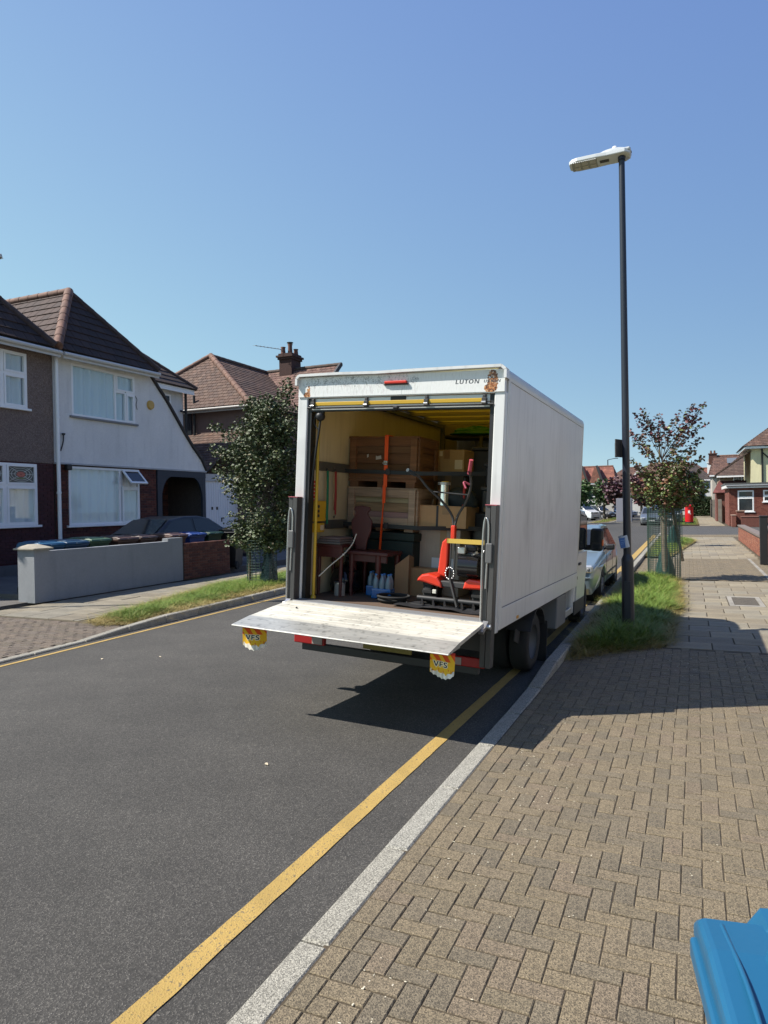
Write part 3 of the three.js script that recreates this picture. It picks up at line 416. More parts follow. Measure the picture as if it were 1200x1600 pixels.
  const tyre = lathe([[0.2, -0.1], [0.3, -0.11], [0.333, -0.09], [0.34, -0.04], [0.34, 0.04], [0.333, 0.09], [0.3, 0.11], [0.2, 0.1]], 32).rotateZ(Math.PI / 2);
  const rim = (s) => [lathe([[0.0, 0.0], [0.06, 0.01], [0.09, -0.05], [0.17, -0.06], [0.2, 0.06], [0.212, 0.09], [0.2, 0.1]], 28).rotateZ(s > 0 ? -Math.PI / 2 : Math.PI / 2), ...[...Array(6)].map((_, i) => CX(0.016, 0.03, s * -0.03, 0.12 * Math.cos(i * 1.047), 0.12 * Math.sin(i * 1.047), 8))];
  for (const [x, y, z] of [[0.92, -0.425, -1.9], [-0.92, -0.455, -1.9], [0.68, -0.425, -1.9], [-0.68, -0.455, -1.9], [0.88, -0.405, -5.6], [-0.88, -0.445, -5.6]]) { const w = mesh('wheel', [tyre.clone().translate(x, y, z)], M.rubber, van); mesh('rim', rim(Math.sign(x)).map((g) => g.translate(x, y, z)), std([0.13, 0.13, 0.13], { rough: 0.6, metal: 0.3 }), w); }
  for (const s of [-1, 1]) { mesh('wheel_guard', [...[...Array(9)].map((_, i) => { const a0 = 0.15 + i * 0.32, a1 = a0 + 0.32; return beam([s * 0.93, -0.44 + 0.42 * Math.sin(a0), -1.9 + 0.42 * Math.cos(a0)], [s * 0.93, -0.44 + 0.42 * Math.sin(a1), -1.9 + 0.42 * Math.cos(a1)], 0.28, 0.012); })], M.dark, van); }
  mesh('tool_box', [B(0.4, 0.42, 0.62, 0.86, -0.25, -3.35, 0.02)], M.grey, van); mesh('side_bar', [B(0.03, 0.1, 1.1, 1.03, -0.36, -3.9, 0.01)], M.alu, van); mesh('fuel_tank', [B(0.4, 0.3, 0.9, -0.85, -0.2, -3.4, 0.05)], M.dark, van);
  mesh('side_marker', [B(0.012, 0.03, 0.07, 1.108, 0.035, -0.75, 0.004)], std([0.6, 0.28, 0.02], { rough: 0.3 }), van);
  // cab
  const cab = [[-4.22, -0.42], [-5.15, -0.42], [-5.2, -0.1], [-5.4, 0.03], [-5.8, 0.03], [-5.98, -0.1], [-6.02, -0.45], [-6.22, -0.4], [-6.3, 0.0], [-6.25, 0.35], [-5.95, 0.5], [-5.35, 1.1], [-4.22, 1.13]];
  { const g = ext(cab.map(([z, y]) => [-z, y]), 2.12, 0.06, [], 3).rotateY(Math.PI / 2), q = g.attributes.position; for (let i = 0; i < q.count; i++) q.setX(i, q.getX(i) * (1 - 0.2 * clampf((-q.getZ(i) - 5.0) / 1.3))); g.computeVertexNormals(); mesh('cab', g, M.vanCab, van); }
  for (const s of [-1, 1]) {
    const d = mesh('door', [ext([[4.4, -0.25], [5.12, -0.25], [5.16, 0.02], [5.22, 0.12], [5.24, 0.46], [4.4, 0.46]], 0.012, 0.004).rotateY(Math.PI / 2).translate(s * 1.062, 0, 0)], M.vanCab, van);
    mesh('door_handle', [B(0.03, 0.04, 0.16, s * 1.075, 0.3, -4.55, 0.01)], M.black, d); mesh('lock', [B(0.02, 0.05, 0.05, s * 1.07, 0.1, -4.38, 0.01)], M.black, d);
    mesh('sill_cladding', [B(0.02, 0.2, 0.86, s * 1.064, -0.34, -4.68, 0.008)], M.dark, d);
    mesh('door_window', [ext([[4.5, 0.5], [5.24, 0.5], [5.1, 1.0], [4.5, 1.05]], 0.012).rotateY(Math.PI / 2).translate(s * 1.062, 0, 0)], M.darkGlass, van);
    const mr = mesh('door_mirror', [B(0.2, 0.36, 0.12, s * 1.2, 0.64, -5.3, 0.05, 3), beam([s * 1.02, 0.5, -5.36], [s * 1.15, 0.52, -5.3], 0.05, 0.08)], M.black, van);
    mesh('mirror_glass', [B(0.15, 0.19, 0.006, s * 1.2, 0.7, -5.237, 0.002), B(0.15, 0.08, 0.006, s * 1.2, 0.53, -5.237, 0.002)], M.darkGlass, mr);
    mesh('indicator', [B(0.02, 0.1, 0.1, s * 1.295, 0.6, -5.3, 0.008)], std([0.75, 0.12, 0.01], { rough: 0.3 }), mr);
    mesh('quarter_pillar', [ext([[4.26, 0.42], [4.42, 0.42], [4.5, 1.1], [4.26, 1.1]], 0.02).rotateY(Math.PI / 2).translate(s * 1.06, 0, 0)], M.black, van);
  }
  mesh('windscreen', [poly([[-0.92, 0.54, -6.0], [0.92, 0.54, -6.0], [0.84, 1.08, -5.44], [-0.84, 1.08, -5.44]], 0.01)], M.darkGlass, van);
}
// things standing in the load space: placed in the van's own axes, each an object by itself
function cargo(name, label, category, [x, y, z], turn = 0, group, tilt = 0) {
  const o = thing(name, label, category, [0, 0, 0], 0, group);
  o.position.copy(V(x, y, z).applyMatrix4(van.matrixWorld)); o.quaternion.copy(van.quaternion).multiply(new THREE.Quaternion().setFromEuler(new THREE.Euler(tilt, turn, 0, 'YXZ'))); return o;
}
{
  const W1 = [0.23, 0.105, 0.046], W2 = [0.2, 0.095, 0.042], W3 = [0.25, 0.12, 0.055];
  const P1 = [0.42, 0.3, 0.2], P2 = [0.36, 0.25, 0.165], P3 = [0.46, 0.34, 0.235];
  const wd = (c) => std(c, { map: T.wood, bump: T.wood, bs: 0.002, rough: 0.8 });
  function crate(label, pos, w, h, d, cols, foot) {
    const t = cargo('wooden_crate', label, 'crate', pos, 0, null), f = foot;
    mesh('inner_panel', [BX(-w / 2 + 0.02, w / 2 - 0.02, f, f + h - 0.02, -d + 0.02, -0.05)], wd(cols[1]), t);
    for (let i = 0; i < 3; i++) mesh('front_board', [BX(-w / 2 + 0.06, w / 2 - 0.06, f + 0.05 + i * (h - 0.1) / 3, f + 0.045 + (i + 1) * (h - 0.1) / 3, -0.06, rr(-0.036, -0.028), 0.003)], wd(cols[i].map((v) => v * rr(0.7, 1.0))), t);
    for (const s of [-1, 1]) mesh('corner_batten', [BX(s * (w / 2 - 0.04) - 0.04, s * (w / 2 - 0.04) + 0.04, f, f + h, -0.05, 0.006, 0.004)], wd(cols[2]), t);
    mesh('cross_batten', [BX(-w / 2 + 0.081, w / 2 - 0.081, f + h - 0.09, f + h, -0.03, 0.002, 0.004)], wd(cols[0]), t); mesh('cross_batten', [BX(-w / 2 + 0.081, w / 2 - 0.081, f, f + 0.08, -0.03, 0.003, 0.004)], wd(cols[2]), t);
    for (let i = 0; i < 3; i++) mesh('side_board', [BX(w / 2 - 0.016, w / 2 + rr(-0.004, -0.001), f + 0.01 + i * (h - 0.02) / 3, f + 0.005 + (i + 1) * (h - 0.02) / 3, -d, -0.032, 0.003)], wd(cols[(i + 1) % 3]), t);
    mesh('side_batten', [BX(w / 2, w / 2 + 0.022, f, f + h, -0.12, -0.03, 0.003)], wd(cols[2]), t); mesh('side_batten', [BX(w / 2, w / 2 + 0.022, f, f + h, -d, -d + 0.09, 0.003)], wd(cols[2]), t);
    mesh('side_batten', [BX(w / 2, w / 2 + 0.021, f + h - 0.09, f + h, -d + 0.091, -0.121, 0.003)], wd(cols[0]), t);
    for (let i = 0; i < 4; i++) mesh('lid_board', [BX(-w / 2 - 0.01, w / 2 + 0.026, f + h, f + h + 0.022, -d * (i + 1) / 4 + 0.003, -d * i / 4 + (i ? 0 : 0.012), 0.003)], wd(cols[i % 3]), t);
    for (const x of [-w / 2 + 0.07, 0, w / 2 - 0.07]) mesh('foot_block', [BX(x - 0.055, x + 0.055, 0, f, -d, 0, 0.003)], wd(cols[1]), t);
    return t;
  }
  const top = crate('dark brown wooden crate on top of the stack behind the orange strap', [-0.605, 1.29, -1.05], 0.85, 0.46, 0.62, [W1, W2, W3], 0.11);
  for (const [x, y, w, h] of [[-0.06, 0.35, 0.07, 0.05], [-0.2, 0.37, 0.02, 0.045]]) mesh('torn_label', [ext([[-w / 2, -h / 2], [w / 2, -h * 0.3], [w * 0.4, h / 2], [-w * 0.2, h * 0.25], [-w / 2, h * 0.4]], 0.003).translate(x, y, -0.022)], std([0.45, 0.43, 0.4], { rough: 0.9 }), top);
  mesh('bottom_slat', [BX(-0.43, 0.43, 0.075, 0.108, -0.04, 0.006, 0.003)], wd(W1), top);
  const low = crate('paler weathered wooden crate under the dark crate', [-0.605, 0.8, -1.05], 0.85, 0.4, 0.6, [P1, P2, P3], 0.075);
  mesh('red_stamp', [B(0.14, 0.03, 0.002, 0.2, 0.13, -0.026, 0.0005)], std([0.25, 0.06, 0.05], { rough: 0.9 }), low);
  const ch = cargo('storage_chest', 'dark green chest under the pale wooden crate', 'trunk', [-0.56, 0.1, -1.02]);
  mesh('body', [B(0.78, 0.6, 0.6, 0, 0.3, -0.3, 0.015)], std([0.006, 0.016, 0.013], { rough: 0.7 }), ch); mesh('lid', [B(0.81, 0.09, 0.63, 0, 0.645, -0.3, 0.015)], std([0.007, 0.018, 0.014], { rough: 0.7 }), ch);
  // straps
  const os = cargo('ratchet_strap', 'bright orange ratchet strap hanging down the crate fronts', 'strap', [-0.535, 0, -1.0]);
  const om = std([0.85, 0.1, 0.012], { rough: 0.6 });
  mesh('webbing', [BX(-0.022, 0.022, 1.3, 1.89, 0.0, 0.006), BX(-0.026, 0.012, 1.12, 1.32, 0.004, 0.012), beam([-0.008, 1.3, 0.004], [-0.012, 0.95, 0.02], 0.026, 0.005), beam([-0.012, 0.95, 0.02], [-0.015, 0.5, 0.05], 0.042, 0.006), BX(-0.022, 0.022, 1.884, 1.892, -0.6, 0.006)], om, os);
  mesh('buckle', [B(0.05, 0.05, 0.025, 0, 1.575, 0.012, 0.006), rod([-0.03, 1.57, 0.03], [0.03, 1.57, 0.03], 0.007)], M.steel, os); mesh('cord_end', [tube([[-0.016, 0.5, 0.05], [-0.02, 0.4, 0.05], [-0.018, 0.29, 0.05]], 0.006), rod([-0.05, 0.285, 0.05], [0.01, 0.285, 0.05], 0.006)], std([0.5, 0.16, 0.1], { rough: 0.7 }), os);
  const bs = (label, y, x1) => { const t = cargo('lashing_belt', label, 'strap', [0, y, 0]); mesh('webbing', [beam([-1.03, 0.0, -0.95], [x1, -0.01, -1.03], 0.005, 0.045), beam([x1, -0.01, -1.03], [1.0, 0.03, -1.5], 0.005, 0.045)], M.black, t); mesh('clip', [B(0.05, 0.07, 0.02, -0.5, 0, -0.985, 0.005)], M.dark, t); };
  bs('upper black lashing belt across the dark crate', 1.475, -0.1); bs('lower black lashing belt across the pale crate', 0.865, -0.14);
  // cardboard
  const cb = (c) => std(c, { map: T.card, rough: 0.9 });
  function carton(label, pos, w, h, d, c, turn) { const t = cargo('cardboard_box', label, 'box', pos, turn); mesh('body', [B(w, h, d, 0, h / 2, -d / 2, 0.006)], cb(c), t); mesh('flap', [BX(-w / 2 + 0.004, w / 2 - 0.004, h, h + 0.004, -d / 2 + 0.002, -0.004), BX(-w / 2 + 0.004, w / 2 - 0.004, h, h + 0.004, -d + 0.004, -d / 2 - 0.002)], cb(c.map((v) => v * 1.06)), t); mesh('tape', [BX(-w / 2 - 0.001, w / 2 + 0.001, h + 0.004, h + 0.0055, -d / 2 - 0.03, -d / 2 + 0.03), BX(0.01, 0.09, h * 0.62, h + 0.001, -0.001, 0.0015)], std([0.3, 0.17, 0.07], { rough: 0.35 }), t); return t; }
  const c1 = carton('brown cardboard box on top of the load with a small white label', [-0.14, 1.5, -1.78], 0.56, 0.285, 0.45, [0.5, 0.33, 0.15], -0.12); mesh('label', [B(0.045, 0.06, 0.002, -0.03, 0.24, 0.001, 0.0005), B(0.1, 0.11, 0.002, 0.21, 0.11, 0.001, 0.0005)], std([0.7, 0.6, 0.42], { rough: 0.9 }), c1);
  const c2 = carton('wide brown box below the silver canister', [0.1, 0.87, -1.15], 0.58, 0.24, 0.5, [0.52, 0.32, 0.16], 0.02); mesh('wrap_strap', [BX(-0.06, -0.035, 0, 0.242, -0.002, 0.003)], M.dark, c2);
  const c3 = carton('tall grey brown carton under the wide box with a white label', [0.06, 0.1, -1.22], 0.5, 0.76, 0.5, [0.42, 0.35, 0.28], 0); mesh('label', [B(0.26, 0.13, 0.002, 0.05, 0.36, 0.001, 0.0005)], std([0.6, 0.6, 0.62], { rough: 0.8 }), c3);
  carton('small brown carton on the van floor before the tall carton', [-0.03, 0.1, -0.98], 0.34, 0.31, 0.2, [0.32, 0.2, 0.1], 0.05);
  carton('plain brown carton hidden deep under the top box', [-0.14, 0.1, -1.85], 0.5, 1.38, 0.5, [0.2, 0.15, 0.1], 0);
  const sheet = cargo('cardboard_sheet', 'folded cardboard sheet leaning by the green chest', 'cardboard', [-0.245, 0.1, -0.86], 0.5); mesh('front_flap', [ext([[-0.06, 0], [0.09, 0], [0.09, 0.46], [-0.06, 0.34]], 0.012)], cb([0.34, 0.24, 0.13]), sheet); mesh('fold', [ext([[0, 0], [0.16, 0], [0.16, 0.42], [0, 0.46]], 0.01).rotateY(1.1).translate(0.09, 0, -0.01)], cb([0.3, 0.21, 0.12]), sheet);
  const can = cargo('flue_pipe', 'shiny silver flue pipe standing on the wide brown box', 'canister', [0.085, 1.115, -1.25]); mesh('tube', [lathe([[0.07, 0], [0.072, 0.01], [0.068, 0.02], [0.068, 0.25], [0.072, 0.26], [0.06, 0.275]], 28)], M.chrome, can); mesh('band', [CY(0.074, 0.074, 0.03, 0, 0.235, 0, 28)], M.alu, can);
  const jug = cargo('red_handle_tool', 'red handled tool standing right of the silver flue', 'tool', [0.3, 1.11, -1.3]); mesh('handle', [rod([0, 0, 0], [0.01, 0.27, 0], 0.016)], std([0.4, 0.03, 0.02], { rough: 0.5 }), jug); mesh('grip', [rod([0.01, 0.27, 0], [0.01, 0.33, 0], 0.02)], M.black, jug);
  // dark shelving at the back and a green tarpaulin
  const sh = cargo('shelf_rack', 'dark shelving rack at the front of the load space', 'shelf', [-0.22, 0.1, -3.6]);
  for (const y of [0.5, 0.95, 1.4, 1.72, 2.0]) mesh('shelf_board', [BX(-0.62, 0.58, y, y + 0.035, -0.45, 0)], std([0.13, 0.12, 0.09], { map: T.wood, rough: 0.8 }), sh);
  for (const x of [-0.6, -0.02, 0.56]) mesh('upright', [BX(x - 0.02, x + 0.02, 0, 2.03, -0.02, 0.02)], std([0.16, 0.15, 0.11], { rough: 0.6 }), sh);
  mesh('crate_bin', [B(0.5, 0.3, 0.35, -0.3, 0.69, -0.22, 0.02), B(0.45, 0.28, 0.35, 0.28, 1.13, -0.22, 0.02)], std([0.02, 0.02, 0.022], { rough: 0.7 }), sh);
  const tp = cargo('green_tarpaulin', 'crumpled green tarpaulin lying on the top shelf', 'tarpaulin', [-0.42, 2.13, -3.8]);
  { const g = new THREE.SphereGeometry(1, 40, 24), p = g.attributes.position, f = fbm(5, 3); for (let i = 0; i < p.count; i++) { const x = p.getX(i), y = p.getY(i), z = p.getZ(i), u = Math.atan2(z, x) / 6.283 + 0.5, k = 0.7 + 0.75 * f(u, y * 0.5 + 0.5); p.setXYZ(i, x * 0.34 * k, Math.max(0, y * 0.09 * k + 0.055), z * 0.22 * k); } g.computeVertexNormals(); mesh('tarpaulin', g, std([0.015, 0.2, 0.09], { rough: 0.35 }), tp); tp.userData.label = 'crumpled green tarpaulin lying on the top shelf'; }
  const dk = cargo('appliance', 'black boxed appliance standing behind the tiller', 'appliance', [0.66, 0.1, -1.5]); mesh('case', [B(0.62, 0.95, 0.6, 0, 0.475, -0.3, 0.02)], std([0.014, 0.015, 0.017], { rough: 0.4 }), dk); mesh('door_panel', [B(0.56, 0.7, 0.02, 0, 0.45, 0.005, 0.008)], std([0.02, 0.021, 0.023], { rough: 0.3 }), dk); mesh('timber_offcut', [beam([-0.18, 0.99, 0.0], [0.25, 1.03, -0.1], 0.05, 0.05)], wd([0.3, 0.2, 0.09]), dk);
  // chair, table
  const RD = std([0.055, 0.008, 0.007], { rough: 0.5 });
  const chr = cargo('dining_chair', 'dark red wooden chair with shaped back and turned legs', 'chair', [-0.5, 0.1, -0.62]);
  mesh('seat', [B(0.5, 0.04, 0.4, 0, 0.475, -0.1, 0.012)], RD, chr); mesh('apron', [BX(-0.22, 0.22, 0.38, 0.455, 0.03, 0.06, 0.004)], RD, chr);
  { const sp = [[0.06, 0.5], [0.075, 0.6], [0.12, 0.72], [0.125, 0.82], [0.075, 0.88], [0.07, 0.91], [0.1, 0.94], [0.09, 0.97], [0, 0.985]]; mesh('back_splat', [ext([...sp, ...sp.slice(0, -1).reverse().map(([x, y]) => [-x, y])], 0.03, 0.008).translate(-0.13, 0, -0.02)], RD, chr); }
  const leg = [[0.022, 0], [0.018, 0.03], [0.026, 0.06], [0.016, 0.09], [0.026, 0.16], [0.03, 0.24], [0.02, 0.26], [0.032, 0.28], [0.022, 0.3], [0.032, 0.32], [0.034, 0.46]];
  for (const [x, z] of [[0.12, 0.05], [-0.2, 0.05], [0.2, -0.27], [-0.2, -0.27]]) mesh('leg', [lathe(leg, 14).translate(x, 0, z)], RD, chr);
  const tb = cargo('side_table', 'low dark red table with things on it against the van wall', 'table', [-0.87, 0.1, -0.45]);
  mesh('tabletop', [B(0.32, 0.03, 0.4, 0, 0.545, -0.1, 0.008)], RD, tb); mesh('apron', [BX(-0.15, 0.15, 0.42, 0.53, 0.05, 0.08)], RD, tb); for (const [x, z] of [[0.135, 0.06], [-0.135, 0.06], [0.135, -0.26], [-0.135, -0.26]]) mesh('leg', [rod([x, 0, z], [x, 0.53, z], 0.018, 0.022)], RD, tb);
  const cl = cargo('folded_blanket', 'folded grey blanket lying on the dark red table', 'blanket', [-0.87, 0.662, -0.5]); for (let i = 0; i < 3; i++) mesh('fold', [B(0.29 - i * 0.015, 0.024, 0.34 - i * 0.02, rr(-0.005, 0.005), 0.012 + i * 0.025, 0, 0.011)], std([0.09 + i * 0.015, 0.085, 0.08], { rough: 0.95 }), cl);
  // clutter on the floor and on the load
  const sack = cargo('black_sack', 'black plastic sack slumped under the side table', 'sack', [-0.85, 0.1, -0.75]); { const g = new THREE.SphereGeometry(0.19, 28, 18), p = g.attributes.position, f = fbm(6, 3); for (let i = 0; i < p.count; i++) { const k = 0.78 + 0.5 * f(Math.atan2(p.getZ(i), p.getX(i)) / 6.283 + 0.5, p.getY(i) * 2 + 0.5); p.setXYZ(i, p.getX(i) * k * 0.85, Math.max(0, p.getY(i) * k + 0.15), p.getZ(i) * k); } g.computeVertexNormals(); mesh('bag', g, M.blackGloss, sack); mesh('neck', [rod([0, 0.3, 0], [0.03, 0.38, 0], 0.03, 0.05)], M.blackGloss, sack); }
  const tin = cargo('paint_tin', 'small pale tin standing below the side table', 'tin', [-0.8, 0.1, -0.5]); mesh('can', [CY(0.06, 0.06, 0.13, 0, 0, 0, 20)], std([0.3, 0.29, 0.27], { rough: 0.4 }), tin); mesh('lid', [CY(0.064, 0.064, 0.012, 0, 0.13, 0, 20)], M.steel, tin);
  const coil = cargo('hose_coil', 'dark hose coiled on the van floor beside the water bottles', 'hose', [-0.12, 0.1, -0.42]); mesh('loops', [...Array(4)].map((_, i) => new THREE.TorusGeometry(0.13 + 0.012 * i, 0.012, 6, 30).rotateX(Math.PI / 2).translate(rr(-0.02, 0.02), 0.014 + i * 0.018, rr(-0.02, 0.02))), M.rubber, coil); mesh('loose_end', [tube([[0.13, 0.02, 0], [0.2, 0.015, 0.06], [0.34, 0.014, 0.08], [0.42, 0.014, 0.02]], 0.012)], M.rubber, coil);
  const rag = cargo('dark_cloth', 'dark cloth bundle draped over the wide brown box', 'cloth', [0.22, 1.11, -1.45]); { const g = new THREE.SphereGeometry(0.17, 30, 16), p = g.attributes.position, f = fbm(5, 3); for (let i = 0; i < p.count; i++) { const k = 0.7 + 0.7 * f(Math.atan2(p.getZ(i), p.getX(i)) / 6.283 + 0.5, p.getY(i) * 2 + 0.5); p.setXYZ(i, p.getX(i) * k * 1.2, Math.max(0, p.getY(i) * k * 0.9 + 0.06), p.getZ(i) * k); } g.computeVertexNormals(); mesh('bundle', g, std([0.03, 0.04, 0.045], { rough: 0.95 }), rag); }
  for (const [l, x, y, z, w, h, c] of [['dark storage box high on the load beside the top cardboard box', 0.42, 1.5, -2.2, 0.5, 0.34, [0.025, 0.025, 0.027]], ['grey plastic crate stacked right of the wide brown box', 0.68, 1.05, -1.75, 0.5, 0.3, [0.05, 0.05, 0.052]], ['dark case on top of the grey plastic crate', 0.68, 1.36, -1.75, 0.44, 0.26, [0.02, 0.022, 0.03]]]) { const t = cargo('storage_box', l, 'box', [x, y, z], rr(-0.1, 0.1)); mesh('tub', [B(w, h - 0.04, 0.4, 0, (h - 0.04) / 2, 0, 0.02)], std(c, { rough: 0.6 }), t); mesh('lid', [B(w + 0.03, 0.04, 0.43, 0, h - 0.02, 0, 0.012)], std(c.map((v) => v * 1.3), { rough: 0.6 }), t); mesh('clip', [B(0.06, 0.07, 0.015, 0, h - 0.05, 0.215, 0.005)], M.grey, t); }
  cargo('tall_cabinet', 'tall dark cabinet carrying the high storage box', 'cabinet', [0.42, 0.1, -2.2]).add((() => { const o = new THREE.Mesh(clean(B(0.5, 1.4, 0.42, 0, 0.7, 0, 0.01)), std([0.03, 0.028, 0.025], { rough: 0.7 })); o.name = 'case'; o.castShadow = o.receiveShadow = true; return o; })());
  // water bottles
  const pack = (label, x, z, nx) => { const t = cargo('water_bottle_pack', label, 'bottles', [x, 0.1, z], 0.1); for (let i = 0; i < nx; i++) for (let j = 0; j < 2; j++) { const b = mesh('bottle', [lathe([[0.0, 0], [0.032, 0], [0.034, 0.02], [0.032, 0.1], [0.034, 0.16], [0.03, 0.2], [0.013, 0.24], [0.013, 0.255], [0, 0.255]], 12).translate((i - (nx - 1) / 2) * 0.07, 0, -j * 0.07)], std([0.14, 0.2, 0.24], { rough: 0.2 }), t); mesh('cap', [CY(0.015, 0.015, 0.016, (i - (nx - 1) / 2) * 0.07, 0.25, -j * 0.07, 10)], std([0.03, 0.16, 0.45], { rough: 0.4 }), b); } mesh('shrink_wrap', [B(nx * 0.07 + 0.01, 0.11, 0.152, 0, 0.057, -0.035, 0.012)], std([0.01, 0.1, 0.3], { rough: 0.25, coat: 0.6 }), t); };
  pack('blue wrapped pack of water bottles beside the chair leg', -0.32, -0.56, 3); pack('pack of water bottles under the chair', -0.5, -0.72, 2);
  // left wall: pole, control box, cords
  const pole = cargo('grab_pole', 'bright yellow pole standing just inside the left door post', 'pole', [-0.915, 0.1, -0.14]); mesh('tube', [rod([0, 0, 0], [-0.012, 1.96, 0], 0.017)], M.yellowPaint, pole); mesh('foot', [CY(0.03, 0.022, 0.03, 0, 0, 0, 14)], M.yellowPaint, pole);
  const lb = cargo('control_box', 'yellow control box on the cream van wall', 'control box', [-1.028, 0.9, -0.32]); mesh('case', [B(0.05, 0.22, 0.26, 0.026, 0.11, 0, 0.008)], M.yellowPaint, lb); mesh('button', [0.06, 0.11, 0.16].map((y) => CX(0.016, 0.012, 0.055, y, 0.04, 12)), M.dark, lb); mesh('bracket', [B(0.03, 0.1, 0.3, 0.012, -0.07, 0.0, 0.006)], M.yellowPaint, lb); mesh('socket_plate', [B(0.008, 0.055, 0.07, 0.032, -0.07, -0.09, 0.002)], std([0.5, 0.42, 0.3], { rough: 0.7 }), lb);
  const rs = cargo('warning_notice', 'small red and white notice on the van wall beside the pole', 'notice', [-1.046, 1.16, -0.27]); mesh('plate', [B(0.004, 0.26, 0.1, 0, 0.06, 0, 0.001)], std([0.6, 0.55, 0.45], { rough: 0.7 }), rs); mesh('red_field', [...Array(6)].map((_, i) => B(0.003, 0.028, 0.09, 0.003, -0.04 + i * 0.04, 0, 0.001)), std([0.5, 0.03, 0.02], { rough: 0.6 }), rs);
  const bun = (label, c, z, y0) => { const t = cargo('bungee_cord', label, 'cord', [-1.0, 1.45, z]); mesh('cord', [tube([[0, 0, 0], [0.01, -0.2, 0.006], [0.004, y0 * 0.6, -0.01], [0.01, y0, 0.0]], 0.011), tube([[0.0, 0, 0.015], [0.012, -0.25, 0.02], [0.004, y0 * 0.9, 0.012]], 0.009)], std(c, { rough: 0.8 }), t); mesh('hook', [tube([[0, 0, 0], [-0.012, 0.03, 0], [-0.02, 0.01, 0]], 0.006, 8), tube([[0.01, y0, 0], [0.0, y0 - 0.04, 0.01], [0.0, y0 - 0.02, 0.025]], 0.006, 8)], M.dark, t); };
  bun('green bungee cord hanging from the lashing rail', [0.01, 0.16, 0.08], -0.5, -0.58); bun('red bungee cord hanging from the lashing rail', [0.28, 0.03, 0.025], -0.68, -0.48);
  const wc = cargo('slung_rope', 'pale cord slung from the pole foot to the chair', 'cord', [0, 0, 0]); mesh('cord', [tube([[-0.87, 0.33, -0.16], [-0.78, 0.45, -0.25], [-0.69, 0.56, -0.35], [-0.64, 0.67, -0.45], [-0.62, 0.78, -0.5]], 0.006, 30)], std([0.5, 0.47, 0.4], { rough: 0.9 }), wc); mesh('knot', [SP(0.013, -0.69, 0.56, -0.35, 8)], std([0.5, 0.47, 0.4], { rough: 0.9 }), wc);
  // garden tiller
  const O = std([0.62, 0.035, 0.012], { rough: 0.28, coat: 0.5 }), ti = cargo('garden_tiller', 'orange red garden tiller with black handlebars in the van', 'garden machine', [0.52, 0.1, -0.5]);
  mesh('fender', [ext([[-0.37, 0.25], [-0.3, 0.245], [-0.1, 0.2], [-0.11, 0.25], [-0.15, 0.31], [-0.24, 0.335], [-0.32, 0.32], [-0.36, 0.28]], 0.26, 0.02)], O, ti); mesh('fender', [ext([[0.12, 0.21], [0.38, 0.22], [0.4, 0.26], [0.37, 0.3], [0.18, 0.315], [0.14, 0.29]], 0.26, 0.02)], O, ti);
  mesh('belt_guard', [ext([[-0.18, 0.33], [-0.09, 0.3], [-0.075, 0.45], [-0.075, 0.66], [-0.095, 0.7], [-0.14, 0.66], [-0.155, 0.58]], 0.1, 0.015)], O, ti);
  mesh('steering_column', [BX(-0.05, -0.005, 0.66, 0.83, 0.0, 0.06, 0.01)], O, ti);
  mesh('frame', [BX(-0.14, 0.2, 0.21, 0.27, -0.12, 0.1, 0.01), BX(-0.055, -0.045, 0.3, 0.68, 0.02, 0.04), BX(-0.012, -0.002, 0.3, 0.68, 0.02, 0.04), beam([-0.02, 0.3, 0.1], [0.08, 0.03, 0.14], 0.03, 0.02)], M.dark, ti);
  mesh('handlebar', [tube([[-0.03, 0.82, 0.03], [-0.05, 0.92, 0.03], [-0.14, 1.06, 0.08], [-0.27, 1.2, 0.18], [-0.34, 1.3, 0.24], [-0.37, 1.33, 0.34]], 0.013, 30), tube([[-0.02, 0.82, 0.03], [0.01, 0.93, 0.03], [0.1, 1.06, 0.08], [0.18, 1.2, 0.18], [0.2, 1.3, 0.24], [0.21, 1.36, 0.34]], 0.013, 30), rod([-0.22, 1.16, 0.14], [0.16, 1.14, 0.13], 0.008)], M.dark, ti);
  mesh('grip', [rod([-0.36, 1.32, 0.3], [-0.39, 1.36, 0.42], 0.019)], std([0.02, 0.035, 0.045], { rough: 0.8 }), ti); mesh('grip', [rod([0.2, 1.34, 0.3], [0.235, 1.47, 0.36], 0.019)], std([0.4, 0.06, 0.09], { rough: 0.6 }), ti); mesh('lever', [tube([[0.18, 1.24, 0.2], [0.13, 1.26, 0.24], [0.16, 1.2, 0.26]], 0.01)], std([0.35, 0.06, 0.1], { rough: 0.6 }), ti);
  const en = mesh('engine', [B(0.3, 0.26, 0.24, 0.18, 0.45, -0.05, 0.03), CX(0.1, 0.2, 0.18, 0.44, 0.1), B(0.16, 0.08, 0.2, 0.16, 0.61, -0.05, 0.03)], M.blackGloss, ti); mesh('exhaust', [B(0.08, 0.07, 0.05, 0.09, 0.59, 0.1, 0.012), rod([0.2, 0.55, 0.1], [0.26, 0.58, 0.14], 0.014), rod([0.3, 0.6, 0.1], [0.35, 0.585, 0.12], 0.012)], M.steel, en); mesh('chain', [...Array(14)].map((_, i) => SP(0.011, -0.03 + 0.045 * Math.cos(i * 0.449), 0.35 + 0.06 * Math.sin(i * 0.449), 0.09, 6)), M.steel, ti);
